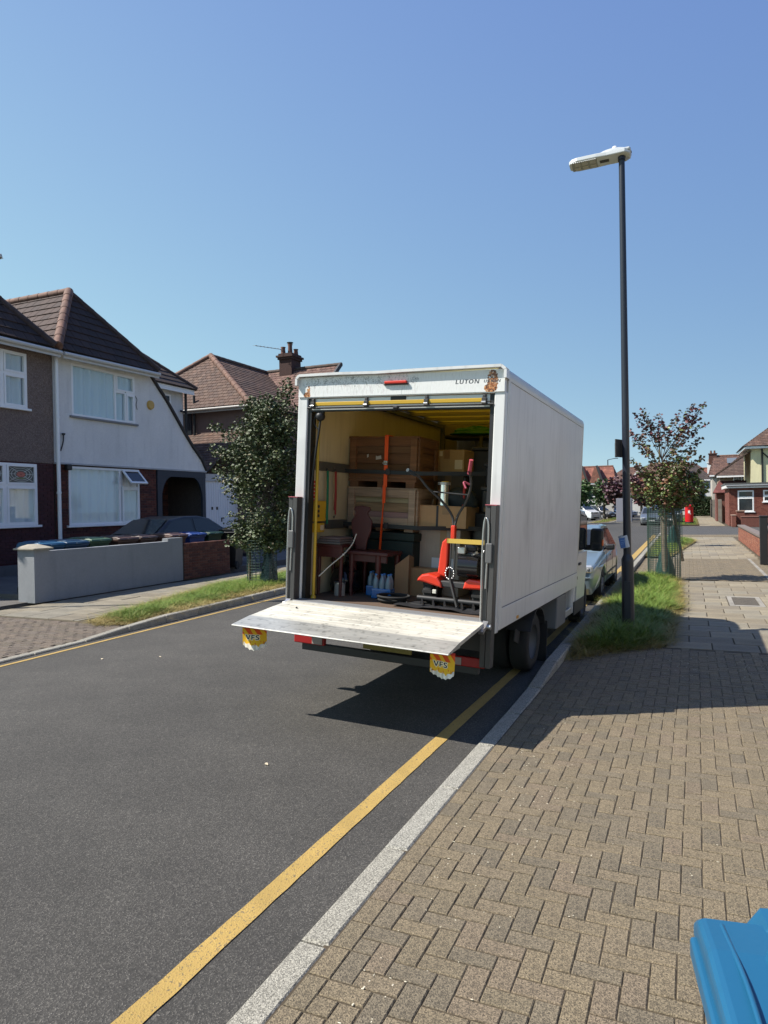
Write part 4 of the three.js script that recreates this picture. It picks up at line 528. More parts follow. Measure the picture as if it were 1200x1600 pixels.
  for (const s of [-1, 1]) { const w = mesh('wheel', [lathe([[0.06, -0.05], [0.13, -0.055], [0.15, -0.03], [0.15, 0.03], [0.13, 0.055], [0.06, 0.05]], 24).rotateZ(Math.PI / 2).translate(s * 0.26, 0.15, -0.05), ...[...Array(12)].map((_, i) => B(0.1, 0.025, 0.03, s * 0.26, 0.15 + 0.15 * Math.sin(i * 0.5236), -0.05 + 0.15 * Math.cos(i * 0.5236)))], M.rubber, ti); mesh('hub', [CX(0.06, 0.08, s * 0.26, 0.15, -0.05)], M.grey, w); }
  mesh('tine_shaft', [rod([-0.36, 0.08, 0.1], [0.36, 0.08, 0.1], 0.03), ...[-0.32, -0.2, -0.08, 0.1, 0.22, 0.34].map((x) => beam([x, 0.08, 0.1], [x + 0.04, 0.0, 0.16], 0.012, 0.05))], M.black, ti); mesh('spotlight', [B(0.04, 0.04, 0.02, -0.17, 0.16, 0.13, 0.005)], std([0.6, 0.58, 0.5], { rough: 0.5 }), ti);
  const ys = cargo('yellow_strap', 'flat yellow strap from the tiller column to the right lift column', 'strap', [0, 0, 0]); mesh('webbing', [beam([0.46, 0.775, -0.42], [1.0, 0.8, -0.1], 0.004, 0.045), BX(0.44, 0.52, 0.752, 0.797, -0.432, -0.426)], std([0.34, 0.24, 0.04], { rough: 0.8 }), ys); mesh('hook', [B(0.03, 0.06, 0.02, 0.985, 0.8, -0.105, 0.004)], M.steel, ys);
  const mat = cargo('rubber_mat', 'dark crumpled sheet on the van floor under the tiller', 'mat', [0.45, 0.1, -0.33]); { const g = new THREE.PlaneGeometry(0.95, 0.32, 40, 14).rotateX(-Math.PI / 2), p = g.attributes.position, f = fbm(5, 3); for (let i = 0; i < p.count; i++) p.setY(i, 0.008 + 0.06 * Math.max(0, f(p.getX(i) + 0.5, p.getZ(i) * 0.8 + 0.5) - 0.4)); g.computeVertexNormals(); mesh('sheet', g, std([0.012, 0.013, 0.016], { rough: 0.6 }), mat); }
}

// ---------------------------------------------------------------- house parts
// A facade faces its own +z with x to the right; houses on the left are turned so that +z looks at the road.
function windowUnit(parent, x0, x1, y0, y1, z, cells, o = {}) { // cells: [x0,x1,y0,y1,type] as fractions; type: f fixed, c casement, s stained
  const w = new THREE.Group(); w.name = 'window'; parent.add(w); const W = x1 - x0, H = y1 - y0, f = o.f || 0.06, fm = o.fm || M.upvc;
  mesh('frame', [BX(x0, x1, y0, y0 + f, z - 0.06, z + 0.04), BX(x0, x1, y1 - f, y1, z - 0.06, z + 0.04), BX(x0, x0 + f, y0 + f, y1 - f, z - 0.06, z + 0.04), BX(x1 - f, x1, y0 + f, y1 - f, z - 0.06, z + 0.04)], fm, w);
  for (const [a, b, c, d, t] of cells) {
    const X0 = x0 + a * W, X1 = x0 + b * W, Y0 = y0 + c * H, Y1 = y0 + d * H, g = t === 'f' ? 0.03 : 0.05, zz = z + (t === 'f' ? 0.02 : 0.05);
    if (b < 0.99) mesh('mullion', [BX(X1 - 0.03, X1 + 0.03, Y0 + (c < 0.01 ? f : 0), Y1 - (d > 0.99 ? f : 0), z - 0.05, z + 0.035)], fm, w);
    if (d < 0.99) mesh('transom', [BX(X0 + (a < 0.01 ? f : 0.03), X1 - (b > 0.99 ? f : 0.03), Y1 - 0.03, Y1 + 0.03, z - 0.05, z + 0.033)], fm, w);
    if (t !== 'f' && t !== 'o') mesh('sash', [BX(X0 + 0.035, X1 - 0.035, Y0 + 0.03, Y0 + 0.03 + g, z - 0.03, zz), BX(X0 + 0.035, X1 - 0.035, Y1 - 0.03 - g, Y1 - 0.03, z - 0.03, zz), BX(X0 + 0.035, X0 + 0.035 + g, Y0 + 0.03 + g, Y1 - 0.03 - g, z - 0.03, zz), BX(X1 - 0.035 - g, X1 - 0.035, Y0 + 0.03 + g, Y1 - 0.03 - g, z - 0.03, zz)], fm, w);
    if (t === 'o') { // top-hung light standing open
      const s = new THREE.Group(); s.name = 'open_sash'; w.add(s); s.position.set(0, Y1 - 0.03, z + 0.03); s.rotation.x = -0.75; const h = Y1 - Y0;
      mesh('sash_frame', [BX(X0 + 0.03, X1 - 0.03, -0.06, 0, -0.02, 0.02), BX(X0 + 0.03, X1 - 0.03, -h, -h + 0.06, -0.02, 0.02), BX(X0 + 0.03, X0 + 0.09, -h + 0.06, -0.06, -0.02, 0.02), BX(X1 - 0.09, X1 - 0.03, -h + 0.06, -0.06, -0.02, 0.02)], fm, s); mesh('pane', [BX(X0 + 0.09, X1 - 0.09, -h + 0.06, -0.06, -0.003, 0.003)], M.darkGlass, s); continue;
    }
    if (t === 's') {
      const ct = canvasTex(128, 128, (q, n) => { q.fillStyle = '#3c4243'; q.fillRect(0, 0, n, n); q.strokeStyle = '#b9bcb8'; q.lineWidth = 3; for (const r of [30, 46, 58]) { q.beginPath(); q.arc(64, 60, r, 0, 7); q.stroke(); } q.beginPath(); for (const k of [0, 1, 2, 3]) { q.moveTo(64, 60); q.lineTo(64 + 90 * Math.cos(k * 1.57 + 0.78), 60 + 90 * Math.sin(k * 1.57 + 0.78)); } q.moveTo(0, 60); q.lineTo(128, 60); q.stroke(); q.fillStyle = '#7d2f28'; q.beginPath(); q.arc(64, 62, 22, 0, 7); q.fill(); q.fillStyle = '#a9514a'; for (let k = 0; k < 6; k++) { q.beginPath(); q.arc(64 + 13 * Math.cos(k), 62 + 13 * Math.sin(k), 8, 0, 7); q.fill(); } q.fillStyle = '#56683f'; q.fillRect(40, 88, 48, 9); });
      const pg = clean(new THREE.PlaneGeometry(X1 - X0 - 0.16, Y1 - Y0 - 0.15).translate((X0 + X1) / 2, (Y0 + Y1) / 2, z + 0.012), true); pg.userData.ready = true; mesh('leaded_pane', pg, new THREE.MeshStandardMaterial({ map: ct, roughness: 0.15 }), w); continue;
    }
    mesh('pane', [BX(X0 + 0.04, X1 - 0.04, Y0 + 0.04, Y1 - 0.04, z, z + 0.006)], o.far ? M.darkGlass : M.glass, w);
  }
  if (!o.far) {
    const n = Math.ceil(W / 0.035), g = new THREE.PlaneGeometry(W - 0.08, H - 0.08, n, 1), p = g.attributes.position; let ph = 0; const zs = {};
    for (let i = 0; i < p.count; i++) { const k = i % (n + 1); if (!(k in zs)) { ph += rr(0.4, 1.0); zs[k] = 0.04 * Math.sin(ph) + 0.012 * rnd(); } p.setZ(i, zs[k]); }
    g.computeVertexNormals(); g.translate((x0 + x1) / 2, (y0 + y1) / 2, z - 0.055); mesh('net_curtain', g, std(o.cur || [0.55, 0.58, 0.58], { rough: 0.95 }), w);
    mesh('reveal', [BX(x0 + 0.01, x1 - 0.01, y0 + 0.01, y1 - 0.01, z - 0.12, z - 0.1)], std([0.55, 0.54, 0.5], { rough: 0.9 }), w);
  }
  if (o.sill !== false) mesh('sill', [BX(x0 - 0.08, x1 + 0.08, y0 - 0.06, y0 - 0.003, z - 0.04, z + 0.1, 0.008)], o.sillM || M.upvc, w);
  return w;
}
// wall sheet with openings, facing +z; back at z-thick
const wallG = (pts, holes, thick, z) => ext(pts, thick, 0, holes.map(([a, b, c, d]) => rect(a, b, c, d).reverse())).translate(0, 0, z - thick / 2);
const insideP = (poly_, x, y) => { let c = false; for (let i = 0, j = poly_.length - 1; i < poly_.length; j = i++) { const [xi, yi] = poly_[i], [xj, yj] = poly_[j]; if ((yi > y) !== (yj > y) && x < (xj - xi) * (y - yi) / (yj - yi) + xi) c = !c; } return c; };
// stretcher bond on a facade region (x0..x1, y0..y1), proud of plane z; returns piece items
function brickItems(x0, x1, y0, y1, z, holes = [], out = [], L = 0.225, Hh = 0.075, place = (x, y) => mtx(x, y, z, 0, Math.PI / 2)) {
  let r = 0; const gs = new Map();
  for (let y = y0; y < y1 - 0.02; y += Hh, r++) for (let x = x0 - (r % 2 ? L / 2 : 0); x < x1; x += L) {
    let a = Math.max(x, x0), b = Math.min(x + L, x1); const t = Math.min(y + Hh, y1);
    for (const [p, q, s, u] of holes) if (t > s + 0.01 && y < u - 0.01) { if (a >= p - 0.001 && b <= q + 0.001) b = a; else if (a < p && b > p) b = p; else if (a < q && b > q) a = q; }
    if (b - a < 0.035) continue; const key = (b - a).toFixed(2) + (t - y).toFixed(3); if (!gs.has(key)) gs.set(key, chamfer(b - a - 0.01, 0.03, t - y - 0.01, 0.003));
    const m = place((a + b) / 2, (y + t) / 2); m.multiply(mtx(0, rr(-0.002, 0.002), 0)); out.push({ g: gs.get(key), m });
  }
  return out;
}
const BR = { tones: [[0.155, 0.045, 0.033], [0.185, 0.055, 0.038], [0.12, 0.037, 0.03], [0.2, 0.07, 0.046], [0.1, 0.036, 0.032]], base: { map: T.grain, rough: 0.9 } };
const MORTAR = std([0.14, 0.11, 0.09], { map: T.grain, rough: 1 });
// interlocking tiles laid over a sloped polygon: first edge is the eave
function tileItems(P, w = 0.3, gauge = 0.3, th = 0.028) {
  const a = V(...P[0]), u = V(...P[1]).sub(a).normalize(), n = V(); for (const q of P.slice(2)) { n.crossVectors(u, V(...q).sub(a)); if (n.length() > 0.5) break; } n.normalize(); if (n.y < 0) n.negate();
  const v = V().crossVectors(n, u).normalize(); if (v.y < 0) v.negate(); const pl = P.map((q) => { const d = V(...q).sub(a); return [d.dot(u), d.dot(v)]; }), vmax = Math.max(...pl.map((q) => q[1])), out = [], gs = new Map();
  const base = new THREE.Matrix4().makeBasis(u, n, u.clone().cross(n)); const dn = u.clone().cross(n).dot(v) < 0 ? -1 : 1; let r = 0;
  for (let t = 0; t < vmax - 0.02; t += gauge, r++) {
    const m = Math.min(t + gauge * 0.5, vmax - 0.01), xs = []; for (let i = 0, j = pl.length - 1; i < pl.length; j = i++) { const [xi, yi] = pl[i], [xj, yj] = pl[j]; if ((yi > m) !== (yj > m)) xs.push(xi + (m - yi) / (yj - yi) * (xj - xi)); }
    if (xs.length < 2) continue; const l = Math.min(...xs), h = Math.max(...xs);
    for (let x = Math.floor(l / w) * w - (r % 2 ? w / 2 : 0); x < h; x += w) {
      const p = Math.max(x, l), q = Math.min(x + w, h); if (q - p < 0.05) continue; const key = (q - p).toFixed(2); if (!gs.has(key)) gs.set(key, chamfer(q - p - 0.008, th, gauge + 0.03, 0.006));
      const pos = a.clone().addScaledVector(u, (p + q) / 2).addScaledVector(v, t + gauge / 2).addScaledVector(n, 0.03 + th * 0.6), mm = new THREE.Matrix4().makeTranslation(pos.x, pos.y, pos.z).multiply(base).multiply(mtx(0, rr(-0.002, 0.003), 0, rr(-0.008, 0.008), dn * (0.085 + rr(-0.01, 0.01)), 0));
      out.push({ g: gs.get(key), m: mm });
    }
  }
  return out;
}
function roofSlope(parent, P, tones, opt = {}) { mesh('roof_deck', [poly(P, 0.04)], M.dark, parent); return pieces(parent, 'roof_tile', tileItems(P, opt.w, opt.g), tones, { map: T.tile, rough: 0.85 }, opt.max || 0); }
function ridge(parent, a, b, m, r = 0.11) { const A = V(...a), d = V(...b).sub(A), n = Math.max(1, Math.round(d.length() / 0.42)); for (let i = 0; i < n; i++) { const p = A.clone().addScaledVector(d, i / n), q = A.clone().addScaledVector(d, (i + 1.04) / n); mesh('ridge_tile', [rod(p.toArray(), q.toArray(), r * 1.06, r * 0.97, 10)], m, parent); } }
const gutter = (parent, a, b, m = std([0.5, 0.49, 0.46], { rough: 0.5 }), r = 0.055) => mesh('gutter', [rod(a, b, r, r, 10), beam([a[0], a[1] - 0.07, a[2] - 0.03], [b[0], b[1] - 0.07, b[2] - 0.03], 0.02, 0.1)], m, parent);
const BROWN = [[0.04, 0.022, 0.017], [0.047, 0.026, 0.02], [0.034, 0.02, 0.016], [0.052, 0.029, 0.022]], RUST = [[0.135, 0.074, 0.05], [0.152, 0.086, 0.06], [0.118, 0.068, 0.05], [0.165, 0.1, 0.07], [0.13, 0.08, 0.06]];
const TERRA = std([0.2, 0.105, 0.072], { map: T.tile, rough: 0.8 });
const HK = 1.15, HY = -0.29, XH = -17.71, ZJ = -15.5, GY = 0.13; // facade plane, party joint, garden level

// ---------------------------------------------------------------- left houses
{ // white house with the sweeping gable
  const h = thing('white_house', 'white rendered house with sweeping catslide gable and brown hipped roof', 'house', [XH, HY, ZJ], Math.PI / 2); h.scale.setScalar(HK);
  const up = [0.6, 2.98, 4.55, 5.98], lo = [0.45, 3.1, 1.55, 3.16], cat = [[3.6, 6.15], [3.96, 5.78], [4.3, 5.46], [4.65, 5.07], [5.17, 4.47], [5.61, 4.01], [6.07, 3.6], [6.31, 3.24]];
  mesh('rendered_wall', [wallG([[0, 3.24], [6.31, 3.24], ...cat.slice().reverse().slice(1), [0, 6.15]], [up], 0.25, 0)], std([0.82, 0.81, 0.78], { map: T.render, bump: T.grain, bs: 0.004, rough: 0.9 }), h);
  mesh('lower_wall', [wallG(rect(0.02, 3.86, 0, 3.235), [lo], 0.25, -0.035)], MORTAR, h);
  pieces(h, 'brick', brickItems(0.03, 3.86, 0.05, 3.2, -0.01, [lo]), BR.tones, BR.base, 130);
  mesh('drip_edge', [BX(0, 6.31, 3.2, 3.245, -0.02, 0.05)], std([0.5, 0.5, 0.5], { map: T.render, rough: 0.9 }), h);
  mesh('catslide_coping', cat.slice(0, -1).map((p, i) => beam([p[0] + 0.03, p[1] + 0.04, -0.1], [cat[i + 1][0] + 0.03, cat[i + 1][1] + 0.04, -0.1], 0.34, 0.07)), std([0.075, 0.062, 0.055], { map: T.tile, rough: 0.9 }), h);
  windowUnit(h, ...up, -0.03, [[0, 0.67, 0, 1, 'f'], [0.67, 1, 0.62, 1, 'c'], [0.67, 0.84, 0, 0.62, 'f'], [0.84, 1, 0, 0.62, 'c']], { cur: [0.62, 0.68, 0.69], sillM: std([0.2, 0.2, 0.2], { rough: 0.8 }) });
  windowUnit(h, ...lo, -0.03, [[0, 0.7, 0, 1, 'f'], [0.72, 1, 0.66, 1, 'o'], [0.72, 1, 0, 0.66, 'c']], { cur: [0.8, 0.8, 0.78] });
  // porch
  const PB = std([0.022, 0.027, 0.04], { rough: 0.6 });
  mesh('porch_frame', [BX(3.88, 6.28, 3.0, 3.2, -0.05, 0.03), BX(3.88, 4.08, 0, 3.0, -0.05, 0.025), BX(6.1, 6.27, 0, 3.0, -0.05, 0.025)], PB, h);
  for (const s of [0, 1]) { const a = []; for (let i = 0; i <= 10; i++) { const t = i / 10 * Math.PI / 2; a.push([0.5 * (1 - Math.sin(t)), 0.75 * (Math.cos(t) - 1)]); } mesh('arch_bracket', [ext([[0, 0], ...a.map(([x, y]) => [x, y]).filter((q) => q[0] > 0.001 || q[1] < -0.001), [0, -0.75]].map(([x, y]) => [s ? 6.1 - x : 4.08 + x, 3.0 + y]), 0.06).translate(0, 0, -0.01)], PB, h); }
  mesh('porch_wall', [BX(3.88, 6.3, 0, 3.2, -1.75, -1.6), BX(3.86, 3.9, 0, 3.2, -1.6, -0.06), BX(6.24, 6.3, 0, 3.2, -1.6, -0.06), BX(3.88, 6.3, 3.2, 3.24, -1.75, -0.06)], MORTAR, h);
  pieces(h, 'brick', brickItems(4.85, 5.35, 0.05, 3.0, -1.59).concat(brickItems(5.95, 6.22, 0.05, 3.0, -1.585)), BR.tones, BR.base, 0);
  windowUnit(h, 4.0, 4.8, 1.1, 2.8, -1.56, [[0, 1, 0, 1, 'f']], { fm: PB, cur: [0.7, 0.7, 0.66] }); mesh('front_door', [BX(5.36, 5.92, 0, 2.5, -1.6, -1.57)], std([0.02, 0.018, 0.018], { rough: 0.4 }), h);
  // back range with its own eave and small window
  mesh('rear_wall', [wallG(rect(3.3, 7.62, 3, 6.38), [[6.42, 6.95, 5.55, 6.15]], 0.2, -2.0), BX(7.42, 7.62, 0, 6.38, -8, -2.2)], std([0.68, 0.69, 0.68], { map: T.render, rough: 0.9 }), h);
  windowUnit(h, 6.42, 6.95, 5.55, 6.15, -2.03, [[0, 1, 0, 0.55, 'c'], [0, 1, 0.55, 1, 'f']], { far: 1 });
  mesh('fascia', [BX(3.6, 7.9, 6.24, 6.42, -1.75, -1.68)], M.upvc, h); mesh('soil_pipe', [rod([7.66, 4.2, -1.9], [7.66, 6.4, -1.9], 0.05), rod([7.4, 5.6, -1.92], [7.66, 5.6, -1.92], 0.04)], M.black, h);
  roofSlope(h, [[7.95, 6.42, -1.62], [3.2, 6.42, -1.62], [3.2, 8.5, -4.0], [5.5, 8.5, -4.0]], BROWN); roofSlope(h, [[7.95, 6.42, -8], [7.95, 6.42, -1.62], [5.5, 8.5, -4.0], [5.5, 8.5, -8]], BROWN); ridge(h, [7.97, 6.46, -1.6], [5.5, 8.55, -4], std([0.08, 0.05, 0.04], { map: T.tile, rough: 0.85 }), 0.08);
  // cross wing roof with hipped front
  const AP = [1.82, 8.36, -1.34];
  roofSlope(h, [[-0.12, 6.2, 0.3], [3.72, 6.2, 0.3], AP], BROWN, { max: 60 }); roofSlope(h, [[-0.12, 6.2, -7], [-0.12, 6.2, 0.3], AP, [1.82, 8.36, -7]], [[0.062, 0.034, 0.027], [0.072, 0.04, 0.031], [0.054, 0.031, 0.026], [0.08, 0.046, 0.036]], { max: 90, g: 0.31 }); roofSlope(h, [[3.72, 6.2, 0.3], [3.72, 6.2, -7], [1.82, 8.36, -7], AP], BROWN);  // left slope has lighter tiles: its sunlit tone is painted in
  ridge(h, [-0.1, 6.27, 0.32], [1.82, 8.44, -1.34], TERRA, 0.13); ridge(h, [3.72, 6.26, 0.32], [1.82, 8.42, -1.34], std([0.07, 0.045, 0.038], { map: T.tile, rough: 0.85 }), 0.09); ridge(h, [1.82, 8.44, -1.3], [1.82, 8.44, -7], TERRA, 0.11);
  gutter(h, [0.06, 6.1, 0.36], [3.7, 6.14, 0.36]); mesh('soffit', [BX(0, 3.66, 6.11, 6.15, 0, 0.3)], M.upvc, h);
  mesh('drainpipe', [rod([0.05, 0.1, 0.1], [0.03, 6.0, 0.1], 0.05), rod([0.03, 6.0, 0.1], [0.0, 6.1, 0.32], 0.05), CY(0.062, 0.062, 0.06, 0.04, 2.4, 0.1, 10), CY(0.062, 0.062, 0.06, 0.04, 4.4, 0.1, 10)], M.upvc, h);
  mesh('alarm_box', [rod([3.64, 5.21, 0], [3.64, 5.21, 0.06], 0.15, 0.13, 20)], std([0.5, 0.3, 0.06], { rough: 0.4 }), h); mesh('flood_lamp', [B(0.16, 0.16, 0.14, 0.36, 3.12, 0.1, 0.03)], M.black, h); mesh('vent_pipe', [tube([[0.18, 3.55, 0.03], [0.24, 3.8, 0.06], [0.26, 4.0, 0.06]], 0.018, 10), CY(0.04, 0.05, 0.05, 0.26, 3.98, 0.06, 10)], M.dark, h);
  mesh('cable', [tube([[3.0, 5.4, 0.01], [3.06, 5.3, 0.02], [3.02, 5.15, 0.02], [3.07, 5.0, 0.01]], 0.01, 12, 4)], M.dark, h);
}
{ // pebbledashed neighbour
  const h = thing('pebbledash_house', 'pebbledashed house with dark red painted brick ground floor at the left edge', 'house', [XH, HY, ZJ + 0.02], Math.PI / 2); h.scale.setScalar(HK);
  const up = [-2.8, -0.78, 4.56, 5.95], lo = [-3.2, -0.54, 1.6, 3.16];
  mesh('pebbledash_wall', [wallG(rect(-6.2, 0, 3.2, 6.15), [up], 0.25, 0.0)], std([0.31, 0.235, 0.205], { map: T.pebble, bump: T.pebble, bs: 0.01, rough: 0.95 }), h);
  const red = [[0.085, 0.022, 0.024], [0.095, 0.025, 0.027], [0.075, 0.02, 0.022], [0.088, 0.024, 0.03]];
  mesh('lower_wall', [wallG(rect(-6.2, 0, 0.62, 3.195), [lo], 0.25, -0.02)], std([0.07, 0.02, 0.022], { rough: 0.9 }), h); pieces(h, 'brick', brickItems(-4.4, -0.01, 0.66, 3.18, 0.004, [lo]), red, { map: T.grain, rough: 0.75 }, 130);
  mesh('plinth', [BX(-6.2, 0, 0, 0.62, -0.3, 0.04)], std([0.16, 0.15, 0.145], { map: T.conc, rough: 0.9 }), h);
  windowUnit(h, ...up, -0.03, [[0, 0.33, 0.6, 1, 'c'], [0, 0.33, 0, 0.6, 'c'], [0.33, 0.66, 0.6, 1, 'c'], [0.33, 0.66, 0, 0.6, 'c'], [0.66, 1, 0.6, 1, 'c'], [0.66, 1, 0, 0.6, 'c']], { cur: [0.6, 0.61, 0.6] });
  windowUnit(h, ...lo, -0.03, [[0, 0.33, 0.64, 1, 's'], [0, 0.33, 0, 0.64, 'c'], [0.33, 0.66, 0.64, 1, 's'], [0.33, 0.66, 0, 0.64, 'c'], [0.66, 1, 0.64, 1, 's'], [0.66, 1, 0, 0.64, 'c']], { cur: [0.68, 0.68, 0.66] });
  const AP = [-2.06, 8.36, -1.34]; roofSlope(h, [[-4.0, 6.2, 0.3], [-0.14, 6.2, 0.3], AP], BROWN, { max: 40 }); roofSlope(h, [[-0.14, 6.2, 0.3], [-0.14, 6.2, -7], [-2.06, 8.36, -7], AP], BROWN); roofSlope(h, [[-4.0, 6.2, -7], [-4.0, 6.2, 0.3], AP, [-2.06, 8.36, -7]], BROWN);
  ridge(h, [-0.16, 6.26, 0.32], AP, std([0.07, 0.045, 0.038], { map: T.tile, rough: 0.85 }), 0.1); ridge(h, AP, [-2.06, 8.4, -7], std([0.07, 0.045, 0.038], { map: T.tile, rough: 0.85 }), 0.1);
  roofSlope(h, [[-6.4, 6.2, 0.3], [-3.9, 6.2, 0.3], [-3.9, 8.9, -3.4], [-6.4, 8.9, -3.4]], BROWN); roofSlope(h, [[-3.6, 7.4, -3.6], [0.0, 7.4, -3.6], [-0.6, 8.9, -5.6], [-3.6, 8.9, -5.6]], BROWN);
  gutter(h, [-6.2, 6.1, 0.36], [0.0, 6.1, 0.36]); mesh('soffit', [BX(-6.2, 0, 6.11, 6.15, 0, 0.3)], M.upvc, h);
}
{ // third house, hipped, with garage
  const h = thing('hipped_house', 'brown tiled hipped house with terracotta hips beyond the white house', 'house', [0, -0.25, 0]); h.scale.setScalar(1.13);
  const brickM = std([0.2, 0.135, 0.115], { map: T.render, rough: 0.9 });
  mesh('side_wall', [BX(-23, -16, 0, 6.0, -23.55, -23.33)], brickM, h); mesh('front_wall', [BX(-16.2, -16, 0, 6.0, -34, -23.55)], brickM, h);
  mesh('side_window', [BX(-19.1, -18.8, 4.75, 5.9, -23.33, -23.28)], M.darkGlass, h); mesh('soil_pipe', [rod([-18.6, 4.7, -23.25], [-18.6, 6.6, -23.25], 0.05)], M.black, h);
  mesh('gutter', [rod([-23, 5.97, -23.02], [-15.7, 5.97, -23.02], 0.05), BX(-23, -15.75, 5.85, 5.95, -23.12, -23.06)], std([0.4, 0.38, 0.35], { rough: 0.6 }), h);
  roofSlope(h, [[-23.2, 6.03, -23.05], [-15.75, 6.03, -23.05], [-19.5, 8.7, -25.6]], RUST, { w: 0.24, g: 0.2, max: 120 }); roofSlope(h, [[-15.75, 6.03, -23.05], [-15.75, 6.03, -36], [-19.5, 8.7, -36], [-19.5, 8.7, -25.6]], RUST, { w: 0.3, g: 0.24 });
  ridge(h, [-15.75, 6.1, -23.05], [-19.5, 8.78, -25.6], TERRA, 0.13); ridge(h, [-19.5, 8.76, -25.6], [-19.5, 8.76, -36], std([0.1, 0.07, 0.055], { map: T.tile, rough: 0.85 }), 0.11); ridge(h, [-23.2, 6.1, -23.05], [-19.5, 8.78, -25.6], TERRA, 0.11);
  // gabled wing facing the road
  mesh('wing_wall', [BX(-20, -15.6, 0, 6.0, -33.2, -27.2)], brickM, h); roofSlope(h, [[-21.5, 6.0, -26.9], [-15.3, 6.0, -26.9], [-15.3, 8.72, -30.1], [-21.5, 8.72, -30.1]], [[0.19, 0.1, 0.078], [0.21, 0.12, 0.092], [0.17, 0.095, 0.075], [0.23, 0.135, 0.1]], { w: 0.26, g: 0.22, max: 100 });
  mesh('roof_edge', [beam([-15.28, 8.8, -30.1], [-15.28, 6.0, -26.85], 0.09, 0.2)], M.dark, h); ridge(h, [-21, 8.78, -30.1], [-15.25, 8.78, -30.1], std([0.1, 0.07, 0.055], { map: T.tile, rough: 0.85 }), 0.1); mesh('gable', [ext([[-33.2, 6], [-27.0, 6], [-30.1, 8.68]].map(([z, y]) => [-z, y]), 0.2).rotateY(Math.PI / 2).translate(-15.7, 0, 0)], brickM, h);
  const c = mesh('chimney', [BX(-18.5, -17.8, 8.3, 9.25, -30.6, -29.7), BX(-18.56, -17.74, 9.25, 9.36, -30.66, -29.64), BX(-18.62, -17.68, 9.36, 9.45, -30.72, -29.58), BX(-18.53, -17.77, 9.45, 9.55, -30.63, -29.67)], std([0.085, 0.04, 0.032], { map: T.grain, rough: 0.9 }), h);
  for (const [x, z, k] of [[-18.35, -29.85, 0.34], [-18.1, -30.1, 0.52], [-17.95, -30.4, 0.3]]) mesh('chimney_pot', [lathe([[0.13, 0], [0.12, 0.05], [0.1, k * 0.8], [0.13, k], [0.09, k]], 14).translate(x, 9.55, z)], std([0.12, 0.055, 0.04], { rough: 0.9 }), c); mesh('cowl', [CY(0.16, 0.16, 0.03, -18.1, 10.12, -30.1, 14), CY(0.05, 0.05, 0.08, -18.1, 10.05, -30.1, 8)], M.black, c);
  mesh('aerial', [rod([-18.3, 9.4, -29.9], [-18.4, 9.75, -29.7], 0.012), rod([-18.9, 9.7, -28.2], [-18.3, 9.75, -29.8], 0.014), ...[...Array(7)].map((_, i) => rod([-18.9 + i * 0.08 - 0.12, 9.7 + i * 0.007, -28.2 - i * 0.2], [-18.9 + i * 0.08 + 0.12, 9.7 + i * 0.007, -28.2 - i * 0.2], 0.007))], M.grey, h);
  // garage under a catslide roof
  roofSlope(h, [[-21.5, 3.28, -20.9], [-16.25, 3.28, -20.9], [-16.25, 4.95, -23.3], [-21.5, 4.95, -23.3]], RUST, { w: 0.24, g: 0.2, max: 60 });
  mesh('garage_wall', [BX(-21, -16.6, 0, 3.2, -21.15, -21.0), BX(-16.62, -16.5, 2.98, 3.25, -23.33, -21.0)], std([0.6, 0.6, 0.59], { map: T.render, rough: 0.9 }), h);
  const d = mesh('garage_door', [BX(-16.62, -16.58, 0.1, 2.98, -23.3, -21.15)], M.upvc, h); for (let i = 0; i < 14; i++) mesh('door_board', [BX(-16.578, -16.555, 0.12, 2.96, -21.3 - i * 0.143, -21.17 - i * 0.143, 0.004)], std([0.72, 0.73, 0.74], { rough: 0.5 }), d);
  mesh('door_opening', [B(0.01, 0.11, 0.1, -16.552, 1.95, -21.63), B(0.01, 0.11, 0.1, -16.552, 1.95, -21.93)], M.black, d); mesh('door_lock', [B(0.03, 0.14, 0.05, -16.55, 1.5, -22.2), B(0.03, 0.04, 0.16, -16.54, 1.57, -22.26)], M.black, d);
  const f = new THREE.Group(); f.name = 'front_bay'; h.add(f); f.position.set(-15.6, 0, -27.2); f.rotation.y = Math.PI / 2; mesh('bay_window', [BX(1.5, 4.6, 1.0, 2.4, 0, 0.05), BX(1.5, 4.6, 3.9, 5.2, 0, 0.05)], M.darkGlass, f); mesh('bay_frame', [BX(1.4, 4.7, 0.9, 1.0, 0, 0.08), BX(1.4, 4.7, 2.4, 2.5, 0, 0.08), BX(1.4, 4.7, 3.8, 3.9, 0, 0.08), BX(1.4, 4.7, 5.2, 5.3, 0, 0.08), BX(3.0, 3.08, 1, 2.4, 0, 0.07), BX(3.0, 3.08, 3.9, 5.2, 0, 0.07)], M.upvc, f);
}
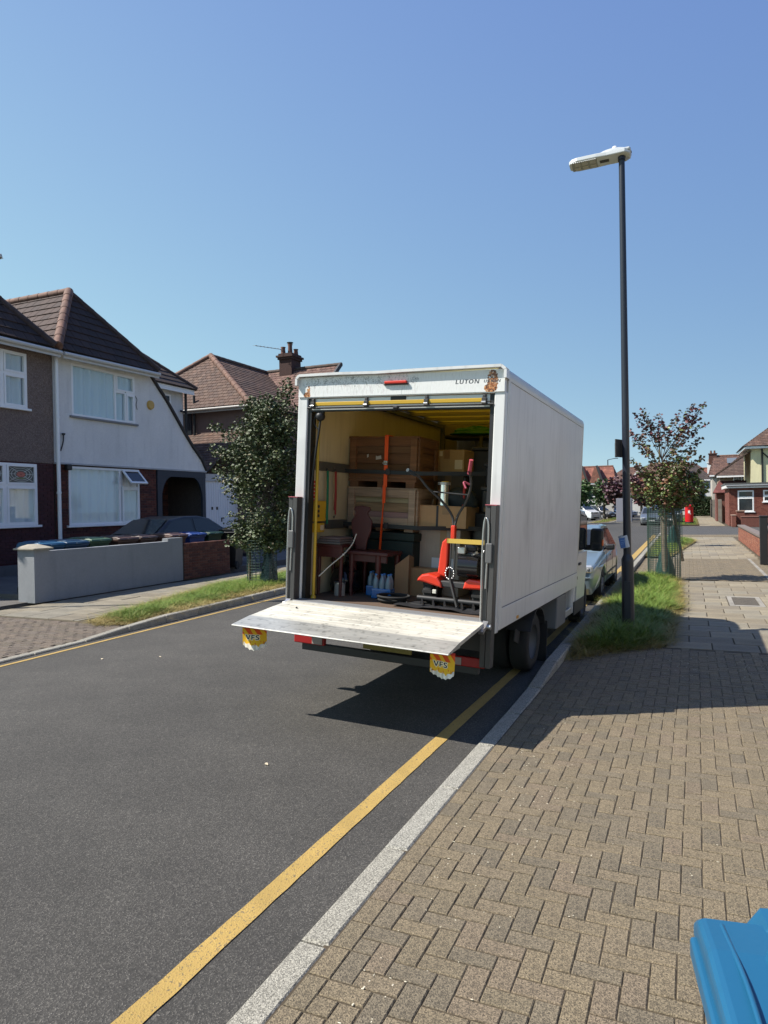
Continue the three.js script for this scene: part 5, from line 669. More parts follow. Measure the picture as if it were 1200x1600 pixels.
{ // front walls
  const g = thing('garden_wall', 'grey rendered garden wall with a capped pier along the left pavement', 'garden wall');
  const R = std([0.3, 0.315, 0.33], { map: T.render, bump: T.grain, bs: 0.004, rough: 0.9 });
  mesh('wall_panel', [ext([[10.6, 0], [15.2, 0], [15.2, 1.17], [14.62, 1.17], [14.62, 1.09], [10.85, 1.09], [10.85, 0.9]], 0.2, 0.006).rotateY(Math.PI / 2).translate(-12.74, 0, 0)], R, g);
  mesh('pier', [B(0.5, 1.13, 0.38, -12.88, 0.565, -10.68, 0.008)], R, g); const cap = new THREE.CylinderGeometry(0.12, 0.44, 0.08, 4).rotateY(Math.PI / 4).scale(1, 1, 0.8); mesh('pier_cap', [cap.translate(-12.88, 1.2, -10.68), B(0.62, 0.035, 0.5, -12.88, 1.146, -10.68, 0.006)], std([0.42, 0.38, 0.3], { map: T.conc, rough: 0.9 }), g);
  const b = thing('brick_wall', 'low dark red brick wall continuing from the grey wall', 'garden wall'); mesh('wall_core', [BX(-12.83, -12.63, 0, 0.94, -17.3, -15.21)], MORTAR, b);
  const W = (x, y) => mtx(-12.61, y, -x, Math.PI / 2, 0).multiply(mtx(0, 0, 0, 0, Math.PI / 2)), it = brickItems(15.22, 17.28, 0.02, 0.92, 0, [], [], 0.225, 0.075, W);
  brickItems(-12.84, -12.62, 0.02, 0.92, -17.31, [], it, 0.225, 0.075, (x, y) => mtx(x, y, -17.29, Math.PI, Math.PI / 2)); for (let z = 15.26; z < 17.3; z += 0.075) it.push({ g: chamfer(0.235, 0.1, 0.066, 0.004), m: mtx(-12.73, 1.0, -z) }); pieces(b, 'brick', it, [[0.17, 0.06, 0.04], [0.2, 0.075, 0.05], [0.145, 0.055, 0.04], [0.22, 0.09, 0.06], [0.12, 0.05, 0.04]], BR.base, 300);
}
// ---------------------------------------------------------------- wheelie bins
function bin(name, label, p, turn, body, lidC, s = 1, group) {
  const t = thing(name, label, 'wheelie bin', p, turn, group), bm = std(body, { rough: 0.5 }), lm = std(lidC, { map: T.panel, bump: T.conc, bs: 0.0012, rough: 0.42 });
  const g = new THREE.BoxGeometry(0.56, 0.92, 0.62, 1, 4, 1), q = g.attributes.position; for (let i = 0; i < q.count; i++) { const k = 0.8 + 0.2 * (q.getY(i) + 0.46) / 0.92; q.setX(i, q.getX(i) * k); q.setZ(i, q.getZ(i) * k + (1 - k) * -0.2); } g.computeVertexNormals();
  mesh('body', [g.translate(0, 0.53, 0), B(0.6, 0.06, 0.68, 0, 0.98, 0, 0.02)], bm, t);
  const prof = [[-0.37, 0], [0.37, 0], [0.385, 0.02], [0.37, 0.05], [0.28, 0.065], [-0.2, 0.085], [-0.32, 0.075], [-0.375, 0.04]];
  const lid = mesh('lid', [ext(prof, 0.6, 0.018, [], 3).rotateY(-Math.PI / 2).translate(0, 1.0, 0), ext([[-0.24, 0.05], [0.25, 0.05], [0.22, 0.085], [-0.2, 0.1]], 0.4, 0.015, [], 2).rotateY(-Math.PI / 2).translate(0, 1.0, 0)], lm, t); mesh('lid_rib', [...[-1, 1].map((s) => tube([[s * 0.262, 1.052, 0.33], [s * 0.255, 1.082, 0.1], [s * 0.25, 1.088, -0.1], [s * 0.255, 1.075, -0.3]], 0.005, 20, 6)), ...[-1, 1].map((s) => BX(s > 0 ? 0.29 : -0.312, s > 0 ? 0.312 : -0.29, 0.985, 1.03, -0.33, 0.34, 0.008))], lm, lid); mesh('hinge_hump', [ext([[-0.2, 0], [-0.17, 0.045], [-0.05, 0.055], [0.05, 0.055], [0.17, 0.045], [0.2, 0]], 0.1, 0.015).translate(0, 1.04, -0.33)], lm, lid); mesh('lid_grip', [B(0.14, 0.03, 0.05, 0, 1.02, 0.38, 0.012)], lm, lid);
  mesh('handle', [rod([-0.27, 0.99, -0.41], [0.27, 0.99, -0.41], 0.018), ...[-0.26, 0, 0.26].map((x) => B(0.04, 0.07, 0.1, x, 0.98, -0.37, 0.01))], bm, t);
  for (const x of [-0.27, 0.27]) mesh('wheel', [CX(0.11, 0.05, x, 0.11, -0.28)], M.rubber, t); if (group) { t.position.y = 0.07; s *= 0.985; } t.scale.setScalar(s); return t;
}
const BG = 'wheelie bins behind the left garden walls';
bin('wheelie_bin', 'blue lidded bin nearest the capped grey pier', [-13.3, GY, -11.25], Math.PI / 2 - 0.1, [0.02, 0.075, 0.16], [0.022, 0.1, 0.2], 1.12, BG);
bin('wheelie_bin', 'second dark blue bin just behind the grey pier', [-13.25, GY, -11.86], Math.PI / 2, [0.015, 0.05, 0.11], [0.016, 0.06, 0.12], 1.12, BG);
bin('wheelie_bin', 'green bin with a pale dusty lid behind the grey wall', [-13.35, GY, -12.62], Math.PI / 2 + 0.06, [0.018, 0.06, 0.03], [0.05, 0.11, 0.06], 1.14, BG);
bin('wheelie_bin', 'brown bin behind the middle of the grey wall', [-13.3, GY, -13.5], Math.PI / 2, [0.06, 0.028, 0.02], [0.07, 0.035, 0.026], 1.13, BG);
bin('wheelie_bin', 'second brown bin beside the car bonnet end of the grey wall', [-13.35, GY, -14.25], Math.PI / 2 + 0.1, [0.055, 0.027, 0.02], [0.065, 0.035, 0.028], 1.13, BG);
bin('wheelie_bin', 'reddish brown bin where the grey wall meets the brick wall', [-13.25, GY, -15.35], Math.PI / 2, [0.075, 0.03, 0.022], [0.11, 0.06, 0.05], 1.13, BG);
bin('wheelie_bin', 'bright blue bin behind the low brick wall', [-13.3, GY, -16.25], Math.PI / 2 - 0.05, [0.018, 0.05, 0.19], [0.02, 0.06, 0.24], 1.12, BG);
bin('wheelie_bin', 'dark green bin behind the low brick wall', [-13.3, GY, -17.05], Math.PI / 2, [0.014, 0.045, 0.025], [0.016, 0.055, 0.03], 1.12, BG);
bin('wheelie_bin', 'large black bin standing at the end of the low brick wall', [-13.05, GY - 0.02, -17.95], Math.PI + 0.25, [0.014, 0.014, 0.016], [0.016, 0.016, 0.018], 1.16, BG);
bin('wheelie_bin', 'bright blue bin lid in the near right corner by the camera', [0.345, -0.01, -1.3], 0.14, [0.01, 0.085, 0.18], [0.012, 0.105, 0.21], 1.0);

// ---------------------------------------------------------------- trees
// limbs grow from the trunk to given tips; leaves sit along the outer part of each limb
function leafCloud(spots, size, cols, opt = {}) {
  const P = [], C = [], N = [], q = new THREE.Quaternion(), e = new THREE.Euler();
  for (const [x, y, z, t] of spots) {
    e.set(rr(-1.1, 1.1), rr(0, 6.28), rr(-1.1, 1.1)); q.setFromEuler(e); const s = size * rr(0.6, 1.25), w = s * (opt.w || 0.36);
    const v = [[0, 0, 0], [w, 0.12 * s, s * 0.5], [0, 0, s], [-w, 0.12 * s, s * 0.5]].map((a) => V(...a).applyQuaternion(q).add(V(x, y, z)));
    const c = cols(t, x, y, z), tri = [v[0], v[1], v[2], v[0], v[2], v[3]];
    for (const a of tri) { P.push(a.x, a.y, a.z); C.push(...c); }
  }
  const g = new THREE.BufferGeometry(); g.setAttribute('position', new THREE.Float32BufferAttribute(P, 3)); g.computeVertexNormals(); const o = clean(g); o.setAttribute('color', new THREE.Float32BufferAttribute(C, 3)); o.userData.ready = true; return o;
}
function growLimbs(base, tips, rad, along, per, spread) {
  const limbs = [], spots = [];
  for (const tip of tips) {
    const s = base(tip), a = V(...s), b = V(...tip), mid = a.clone().lerp(b, 0.5).add(V(rr(-0.12, 0.12), rr(-0.02, 0.2), rr(-0.12, 0.12)).multiplyScalar(a.distanceTo(b) * 0.5)), cv = new THREE.QuadraticBezierCurve3(a, mid, b), L = a.distanceTo(b), n = Math.max(4, Math.round(per * L));
    const r = rad * Math.min(1, 0.35 + L * 0.3); for (let i = 0; i < 5; i++) limbs.push(rod(cv.getPoint(i / 5).toArray(), cv.getPoint((i + 1.05) / 5).toArray(), r * (1 - i / 6), r * (1 - (i + 1) / 6), 5));
    for (let i = 0; i < n; i++) { const t = along + (1 - along) * Math.pow(rnd(), 0.8), p = cv.getPoint(t), k = spread * (0.5 + 0.7 * Math.sin(Math.PI * Math.min(1, 0.25 + t * 0.6))); let d; do d = V(rr(-1, 1), rr(-1, 1), rr(-1, 1)); while (d.length() > 1); spots.push([p.x + d.x * k, p.y + d.y * k * 0.8, p.z + d.z * k, rnd()]); }
  }
  return [limbs, spots];
}
function guard(parent, x, z, r, y0, y1, nv, nh, m) { const l = []; for (let i = 0; i < nv; i++) { const a = i / nv * 6.283; l.push(rod([x + r * Math.cos(a), y0, z + r * Math.sin(a)], [x + r * Math.cos(a), y1, z + r * Math.sin(a)], 0.006, 0.006, 4)); } for (let j = 0; j <= nh; j++) l.push(new THREE.TorusGeometry(r, 0.0045, 4, 36).rotateX(Math.PI / 2).translate(x, y0 + (y1 - y0) * j / nh, z)); const o = mesh('mesh_guard', l, m, parent); return o; }
const GW = std([0.04, 0.075, 0.06], { rough: 0.5, metal: 0.2 }), BARK = std([0.15, 0.125, 0.1], { map: T.bark, bump: T.bark, bs: 0.01, rough: 0.95 });
function wateringBag(parent, x, z, h, r, m) { const g = lathe([[0.0, 0.0], [r, 0], [r * 1.05, 0.06], [r * 0.85, h * 0.4], [r * 0.5, h * 0.75], [0.05, h], [0.03, h]], 28), p = g.attributes.position; for (let i = 0; i < p.count; i++) { const a = Math.atan2(p.getZ(i), p.getX(i)), k = 1 + 0.05 * Math.sin(a * 5 + p.getY(i) * 9) + 0.03 * Math.sin(p.getY(i) * 60); p.setX(i, p.getX(i) * k); p.setZ(i, p.getZ(i) * k); } g.computeVertexNormals(); return mesh('watering_bag', g.translate(x, 0, z), m, parent); }
{ // dense dark tree on the left verge
  const t = thing('street_tree', 'dense dark green street tree on the left verge beside the van', 'tree', [-9.5, 0.07, -14.6]);
  mesh('trunk', [rod([0, -0.05, 0], [0.02, 1.3, 0], 0.14, 0.1, 12), rod([0.02, 1.28, 0], [-0.05, 2.6, 0.05], 0.1, 0.06, 10), rod([-0.05, 2.58, 0.05], [0.12, 4.3, 0], 0.06, 0.02, 8)], BARK, t);
  const tips = []; while (tips.length < 120) { const a = rnd() * 6.283, y = rr(0.95, 4.55), R = y < 1.6 ? 0.85 : y < 3.4 ? 1.3 : 1.3 - (y - 3.4) * 0.62, q = Math.sqrt(rr(0.2, 1)) * R * rr(0.8, 1.1); tips.push([Math.cos(a) * q, y, Math.sin(a) * q]); }
  tips.push([0.55, 4.95, -0.2], [0.6, 4.75, -0.3], [-0.4, 4.55, 0.1], [-0.5, 4.45, 0.2], [-1.25, 3.9, 0.5], [-1.3, 3.35, 0.55], [-1.2, 3.3, 0.4], [-1.1, 2.7, 0.5], [0.7, 4.3, -0.4], [-0.9, 1.1, 0.4], [-0.7, 1.05, 0.4]);
  const [l, s] = growLimbs((p) => [0.02, clampf(p[1] - 0.75, 0.8, 3.9), 0], tips, 0.022, 0.3, 125, 0.22);
  mesh('limbs', l, BARK, t); mesh('crown', leafCloud(s, 0.088, (k) => { const v = rr(0.75, 1.25); return k < 0.12 ? [0.085 * v, 0.1 * v, 0.035] : k < 0.2 ? [0.09 * v, 0.07 * v, 0.03] : [0.045 * v, 0.066 * v, 0.02 * v]; }, { w: 0.4 }), std([1, 1, 1], { vertexColors: true, rough: 0.6 }), t);
  guard(t, -0.12, 0.12, 0.36, 0.0, 1.75, 22, 26, GW); mesh('stake', [rod([-0.42, -0.05, 0.2], [-0.42, 1.7, 0.2], 0.035)], std([0.2, 0.15, 0.09], { map: T.wood, rough: 0.9 }), t);
  wateringBag(t, 0.02, 0.02, 0.95, 0.22, std([0.012, 0.03, 0.028], { rough: 0.25 }));
}
{ // young copper leaved tree in its guard on the right
  const t = thing('young_tree', 'young copper and green leaved tree in a wire guard on the right verge', 'tree', [-0.57, 0.04, -18.4]);
  mesh('trunk', [rod([0.0, 0, 0], [0.0, 2.0, 0], 0.035, 0.03, 8), rod([0, 1.98, 0], [-0.08, 2.9, 0.05], 0.03, 0.018, 8), rod([-0.08, 2.88, 0.05], [-0.05, 3.6, 0], 0.018, 0.008, 6)], std([0.2, 0.16, 0.08], { map: T.bark, rough: 0.9 }), t);
  // tips: camera-right is mostly +x here
  const up = [[-0.62, 4.05, 0.2], [-0.45, 4.15, 0.15], [-0.3, 3.9, 0.1], [-0.1, 4.02, 0.0], [-0.72, 3.6, 0.25], [-0.65, 3.4, 0.3], [-0.72, 2.95, 0.3], [-0.5, 3.55, -0.1], [-0.1, 3.75, -0.25], [0.1, 3.7, 0.2], [0.42, 4.1, -0.15], [0.68, 4.18, -0.2], [0.98, 4.26, -0.3], [0.8, 3.85, -0.25], [0.98, 3.75, -0.3], [0.6, 3.7, 0], [0.85, 3.4, -0.3], [0.9, 2.95, -0.3], [0.88, 2.65, -0.3], [0.5, 3.4, 0.2], [0.3, 3.3, -0.3], [0.7, 3.1, 0.3], [-0.35, 3.2, 0.4], [-0.6, 2.75, 0.1]];
  const low = []; while (low.length < 48) { const a = rnd() * 6.283, y = rr(1.75, 2.95), q = Math.sqrt(rr(0.1, 1)) * (y > 2.6 ? 0.62 : 0.86); low.push([Math.cos(a) * q + 0.06, y, Math.sin(a) * q * 0.9]); } low.push([0.95, 2.35, -0.2], [0.92, 2.15, -0.2], [0.8, 2.45, -0.2], [-0.75, 2.3, 0.2], [0.0, 1.55, 0.2], [0.1, 1.65, 0.2]);
  const st = (p) => [-0.02, clampf(p[1] - 0.9, 1.7, 2.9), 0.02], [l1, s1] = growLimbs(st, up, 0.014, 0.35, 54, 0.085), [l2, s2] = growLimbs(st, low, 0.012, 0.35, 95, 0.15); mesh('limbs', [...l1, ...l2], std([0.11, 0.075, 0.06], { map: T.bark, rough: 0.9 }), t);
  mesh('crown', leafCloud(s1.concat(s2), 0.085, (k, x, y) => { const v = rr(0.8, 1.2), top = clampf((y - 2.5) / 1.0 + rr(-0.4, 0.4)); if (k < 0.1) return [0.14 * v, 0.18 * v, 0.045]; const a = [0.09 * v, 0.125 * v, 0.032], b = k < 0.55 ? [0.135 * v, 0.044 * v, 0.048 * v] : [0.06 * v, 0.052 * v, 0.045 * v], c = k > 0.62 ? [0.15 * v, 0.066 * v, 0.036] : a; return c.map((q, i) => q + (b[i] - q) * top); }, { w: 0.42 }), std([1, 1, 1], { vertexColors: true, rough: 0.5 }), t);
  guard(t, 0.0, 0.0, 0.375, 0, 1.7, 30, 34, GW);
  mesh('stake', [rod([0.02, 0, 0.12], [0.0, 1.8, 0.12], 0.075, 0.072, 12)], std([0.27, 0.22, 0.16], { map: T.wood, rough: 0.9 }), t); mesh('tie', [CY(0.09, 0.09, 0.07, 0, 1.62, 0.1, 14)], M.black, t);
  mesh('leaning_stake', [rod([0.42, 0.4, -0.3], [0.2, 1.75, -0.2], 0.035, 0.035, 8)], std([0.22, 0.18, 0.12], { map: T.wood, rough: 0.9 }), t);
  wateringBag(t, 0.02, -0.03, 0.8, 0.23, std([0.01, 0.05, 0.042], { rough: 0.4 }));
}
{ const t = thing('sapling', 'second sapling with a green watering bag further up the right verge', 'tree', [-0.62, 0.05, -32]); mesh('trunk', [rod([0, 0, 0], [0.05, 2.3, 0], 0.03, 0.02)], BARK, t); mesh('stake', [rod([0.15, 0, 0], [-0.05, 1.8, 0], 0.04)], std([0.25, 0.2, 0.14], { map: T.wood, rough: 0.9 }), t); wateringBag(t, 0, 0, 0.85, 0.24, std([0.012, 0.06, 0.05], { rough: 0.4 })); guard(t, 0, 0, 0.36, 0, 1.6, 16, 14, GW); const tips = []; for (let i = 0; i < 22; i++) tips.push([rr(-0.6, 0.6), rr(2.0, 3.1), rr(-0.6, 0.6)]); const [l, s] = growLimbs(() => [0.04, 1.9, 0], tips, 0.012, 0.3, 40, 0.2); mesh('limbs', l, BARK, t); mesh('crown', leafCloud(s, 0.12, () => [rr(0.05, 0.09), rr(0.09, 0.14), 0.03]), std([1, 1, 1], { vertexColors: true, rough: 0.6 }), t); }
function farTree(label, p, h, w, cols, n = 46, group) { const t = thing('background_tree', label, 'tree', p, 0, group); mesh('trunk', [rod([0, 0, 0], [0, h * 0.55, 0], 0.16, 0.08)], BARK, t); const tips = []; while (tips.length < n) { const a = rnd() * 6.283, b = Math.acos(rr(-1, 1)), q = Math.cbrt(rr(0.25, 1)) * rr(0.75, 1.15); tips.push([Math.sin(b) * Math.cos(a) * w * q, h * 0.66 + Math.cos(b) * h * 0.36 * q, Math.sin(b) * Math.sin(a) * w * q]); } const [l, s] = growLimbs(() => [0, h * 0.5, 0], tips, 0.04, 0.4, 62 / Math.max(1, w), 0.3 * w); mesh('limbs', l, BARK, t); mesh('crown', leafCloud(s, 0.3, () => cols.map((c) => c * rr(0.65, 1.35)), { w: 0.45 }), std([1, 1, 1], { vertexColors: true, rough: 0.6 }), t); }
farTree('round bright green tree across the road left of the far lamp', [-8.9, 0, -62], 4.1, 1.35, [0.055, 0.1, 0.025]); farTree('green tree in front of the far brown roofs', [-8.1, 0, -76], 4.4, 1.5, [0.05, 0.085, 0.028]); farTree('purple leaved tree beyond the far lamp post', [-6.4, 0, -74], 4.5, 1.7, [0.07, 0.03, 0.035], 60); farTree('dark purple leaved tree right of the navy lamp post', [-4.2, 0, -72], 4.9, 1.4, [0.085, 0.035, 0.035]); farTree('pale green bush tree low beside the distant white garage', [-3.1, 0, -76], 3.0, 0.9, [0.13, 0.17, 0.05], 24); farTree('dark green tree standing behind the cream house', [7.6, 0, -80], 8.6, 1.6, [0.025, 0.05, 0.018]); farTree('dark bushy tree beyond the red pillar box', [0.3, 0, -88], 4.8, 1.7, [0.035, 0.06, 0.02], 60); farTree('second dark tree beyond the parked teal car', [-1.3, 0, -98], 5.4, 2.0, [0.035, 0.055, 0.022], 60);
{ const t = thing('hedge', 'clipped dark green hedge at the end of the right pavement', 'hedge', [1.35, 0, -94]); const s = []; for (let i = 0; i < 4200; i++) { const f = rnd(); s.push([rr(-1.1, 1.3), f < 0.4 ? rr(2.0, 2.35) : rr(0.1, 2.2), f < 0.4 ? rr(-4, 0) : rr(-0.2, 0.15), rnd()]); } mesh('dark_core', [B(2.3, 2.1, 4, 0.1, 1.05, -2.1)], std([0.012, 0.016, 0.008], { rough: 1 }), t); mesh('foliage', leafCloud(s, 0.16, () => [rr(0.015, 0.035), rr(0.03, 0.06), 0.012]), std([1, 1, 1], { vertexColors: true, rough: 0.7 }), t); }  // solid dark box fills the hedge behind its leaf faces

// ---------------------------------------------------------------- street lamps
{
  const N = std([0.016, 0.02, 0.032], { rough: 0.35 });
  const t = thing('street_lamp', 'tall navy street lamp with grey head standing in the right verge', 'street lamp', [-0.83, 0.05, -10.75]);
  mesh('base_section', [CY(0.088, 0.085, 1.06, 0, -0.05, 0, 24), lathe([[0.085, 1.0], [0.085, 1.04], [0.058, 1.1], [0.055, 1.12]], 24)], N, t); mesh('column', [CY(0.056, 0.042, 5.78, 0, 1.1, 0, 24)], N, t); mesh('access_door', [B(0.09, 0.55, 0.01, 0, 0.45, 0.082, 0.004)], N, t);
  const hd = new THREE.Group(); hd.name = 'lamp_head'; t.add(hd); hd.position.set(0, 6.88, 0); hd.rotation.order = 'YXZ'; hd.rotation.set(0.0, Math.PI / 2 - 0.02, -0.22); // arm reaches over the road along local -z
  const HG = std([0.42, 0.45, 0.46], { rough: 0.45 }), HU = std([0.2, 0.21, 0.2], { rough: 0.5 });
  const pl = []; for (let i = 0; i <= 12; i++) { const a = -Math.PI / 2 + Math.PI * i / 12; pl.push([0.1 * Math.sin(a), 0.06 + 0.09 * Math.cos(a)]); } const ol = [[-0.115, 0.05], [-0.11, -0.2], [-0.12, -0.35], [-0.12, -0.62], [-0.1, -0.7], [-0.06, -0.74], [0.06, -0.74], [0.1, -0.7], [0.12, -0.62], [0.12, -0.35], [0.11, -0.2], [0.115, 0.05], [0.07, 0.12], [-0.07, 0.12]];
  mesh('lamp_tray', [ext(ol.map(([x, z]) => [x, -z]), 0.07, 0.015, [], 3).rotateX(-Math.PI / 2).translate(0, 0.04, 0)], HG, hd);
  { const g = new THREE.SphereGeometry(1, 28, 14, 0, 6.283, 0, Math.PI / 2).scale(0.112, 0.1, 0.26).translate(0, 0.06, -0.12); mesh('lamp_hood', [g, B(0.2, 0.06, 0.2, 0, 0.07, 0.03, 0.03, 3)], HG, hd); }
  mesh('sensor', [CY(0.035, 0.035, 0.02, 0, 0.14, -0.1, 16), SP(0.042, 0, 0.17, -0.1, 14)], std([0.7, 0.72, 0.72], { rough: 0.4 }), hd);
  mesh('led_panel', [B(0.19, 0.008, 0.36, 0, 0.003, -0.52, 0.003)], HU, hd); for (let i = 0; i < 3; i++) for (const s of [-1, 1]) mesh('led_block', [B(0.07, 0.012, 0.085, s * 0.045, -0.003, -0.4 - i * 0.11, 0.004)], std([0.3, 0.29, 0.24], { rough: 0.25 }), hd); for (let i = 0; i < 13; i++) mesh('cooling_stud', [B(0.008, 0.014, 0.014, -0.105, -0.002, -0.36 - i * 0.028)], M.upvc, hd);
  mesh('spigot', [CY(0.05, 0.055, 0.06, 0, -0.05, 0, 20)], N, hd); mesh('label_recess', [B(0.06, 0.006, 0.13, 0, 0.003, -0.24, 0.02)], M.dark, hd);
  const s = thing('small_sign', 'small dark sign fixed edge on to the navy lamp post', 'sign', [-0.925, 2.58, -10.7], 1.2); mesh('plate', [B(0.2, 0.26, 0.018, 0, 0.13, 0, 0.005)], M.dark, s); mesh('bracket', [B(0.03, 0.16, 0.05, 0, 0.13, -0.03, 0.006), B(0.03, 0.05, 0.07, 0.06, 0.03, -0.05, 0.006)], M.black, s);
  const w = thing('poster_wrap', 'torn blue and white notice tied round the navy lamp post', 'notice', [-0.85, 1.24, -10.72], 0.35); w.rotation.z = 0.2; w.scale.setScalar(0.74); mesh('blue_sheet', [B(0.12, 0.2, 0.006, -0.05, 0.14, 0.085, 0.002)], std([0.03, 0.11, 0.32], { rough: 0.5 }), w); mesh('white_sheet', [lathe([[0.086, 0.03], [0.09, 0.05], [0.088, 0.25], [0.083, 0.27]], 20)], std([0.42, 0.47, 0.53], { rough: 0.6 }), w); mesh('printed_line', [B(0.08, 0.012, 0.002, -0.05, 0.19, 0.089), B(0.09, 0.008, 0.002, -0.05, 0.15, 0.089), B(0.06, 0.008, 0.002, -0.06, 0.12, 0.089)], std([0.16, 0.28, 0.5], { rough: 0.6 }), w);
  const l2 = copyOf(t, [-13.05, 0.05, -9.6], Math.PI, 'second grey headed street lamp whose tip shows at the left edge'); l2.name = numbered('street_lamp');
  const f = thing('street_lamp', 'distant thin lamp post with a double arm across the junction', 'street lamp', [-9.38, 0, -93]); mesh('column', [CY(0.09, 0.06, 7.3, 0, 0, 0, 10)], N, f); mesh('arm', [rod([0, 7.3, 0], [0.8, 7.45, 0], 0.04), B(0.5, 0.08, 0.2, 1.0, 7.45, 0)], N, f);
}
// ---------------------------------------------------------------- pillar box, posts, cabinet
{
  const t = thing('pillar_box', 'red pillar box with a black foot on the far right corner', 'post box', [0.02, 0.05, -60.7]), R = std([0.5, 0.012, 0.016], { rough: 0.35 });
  mesh('body', [CY(0.31, 0.31, 1.2, 0, 0.18, 0, 28)], R, t); mesh('foot', [CY(0.33, 0.31, 0.2, 0, 0, 0, 28)], M.black, t); mesh('cap', [lathe([[0.31, 1.36], [0.36, 1.4], [0.36, 1.47], [0.34, 1.53], [0.22, 1.6], [0, 1.63]], 28)], R, t); mesh('slot', [B(0.24, 0.05, 0.04, 0, 1.25, 0.3, 0.01)], M.black, t); mesh('door', [new THREE.CylinderGeometry(0.318, 0.318, 0.8, 20, 1, true, -0.6, 1.2).translate(0, 0.72, 0)], R, t); mesh('notice_plate', [B(0.16, 0.22, 0.03, 0.0, 0.98, 0.31, 0.005)], std([0.75, 0.72, 0.7], { rough: 0.5 }), t); mesh('collection_tab', [B(0.06, 0.05, 0.03, 0.1, 0.82, 0.305, 0.004)], std([0.7, 0.7, 0.68], { rough: 0.5 }), t);
  const c = thing('invented_cabinet', 'invented lavender grey cabinet in place of an unclear grey rectangle behind the navy lamp post', 'cabinet', [-5.38, 0.0, -67]); mesh('case', [B(1.36, 2.2, 0.5, 0, 1.15, 0, 0.02)], std([0.2, 0.2, 0.235], { rough: 0.6 }), c); mesh('door', [B(0.62, 1.95, 0.03, -0.33, 1.15, 0.25, 0.01), B(0.62, 1.95, 0.03, 0.33, 1.15, 0.25, 0.01)], std([0.21, 0.21, 0.245], { rough: 0.6 }), c); mesh('plinth', [B(1.4, 0.1, 0.54, 0, 0.05, 0)], M.conc, c);  // cabinet is invented, added where only an unclear grey rectangle was known
  const b = thing('gate_post', 'tall black square post at the right edge by the brick wall', 'post', [2.02, 0, -23.4]); mesh('post', [B(0.2, 1.42, 0.2, 0, 0.71, 0, 0.01)], M.black, b); mesh('cap', [B(0.23, 0.04, 0.23, 0, 1.43, 0, 0.01)], M.black, b); mesh('gate_rail', [B(1.4, 0.06, 0.05, 0.8, 1.2, 0), B(1.4, 0.06, 0.05, 0.8, 0.25, 0)], M.black, b); for (let i = 0; i < 9; i++) mesh('gate_board', [B(0.13, 1.1, 0.03, 0.2 + i * 0.145, 0.72, 0.03)], M.black, b);
}
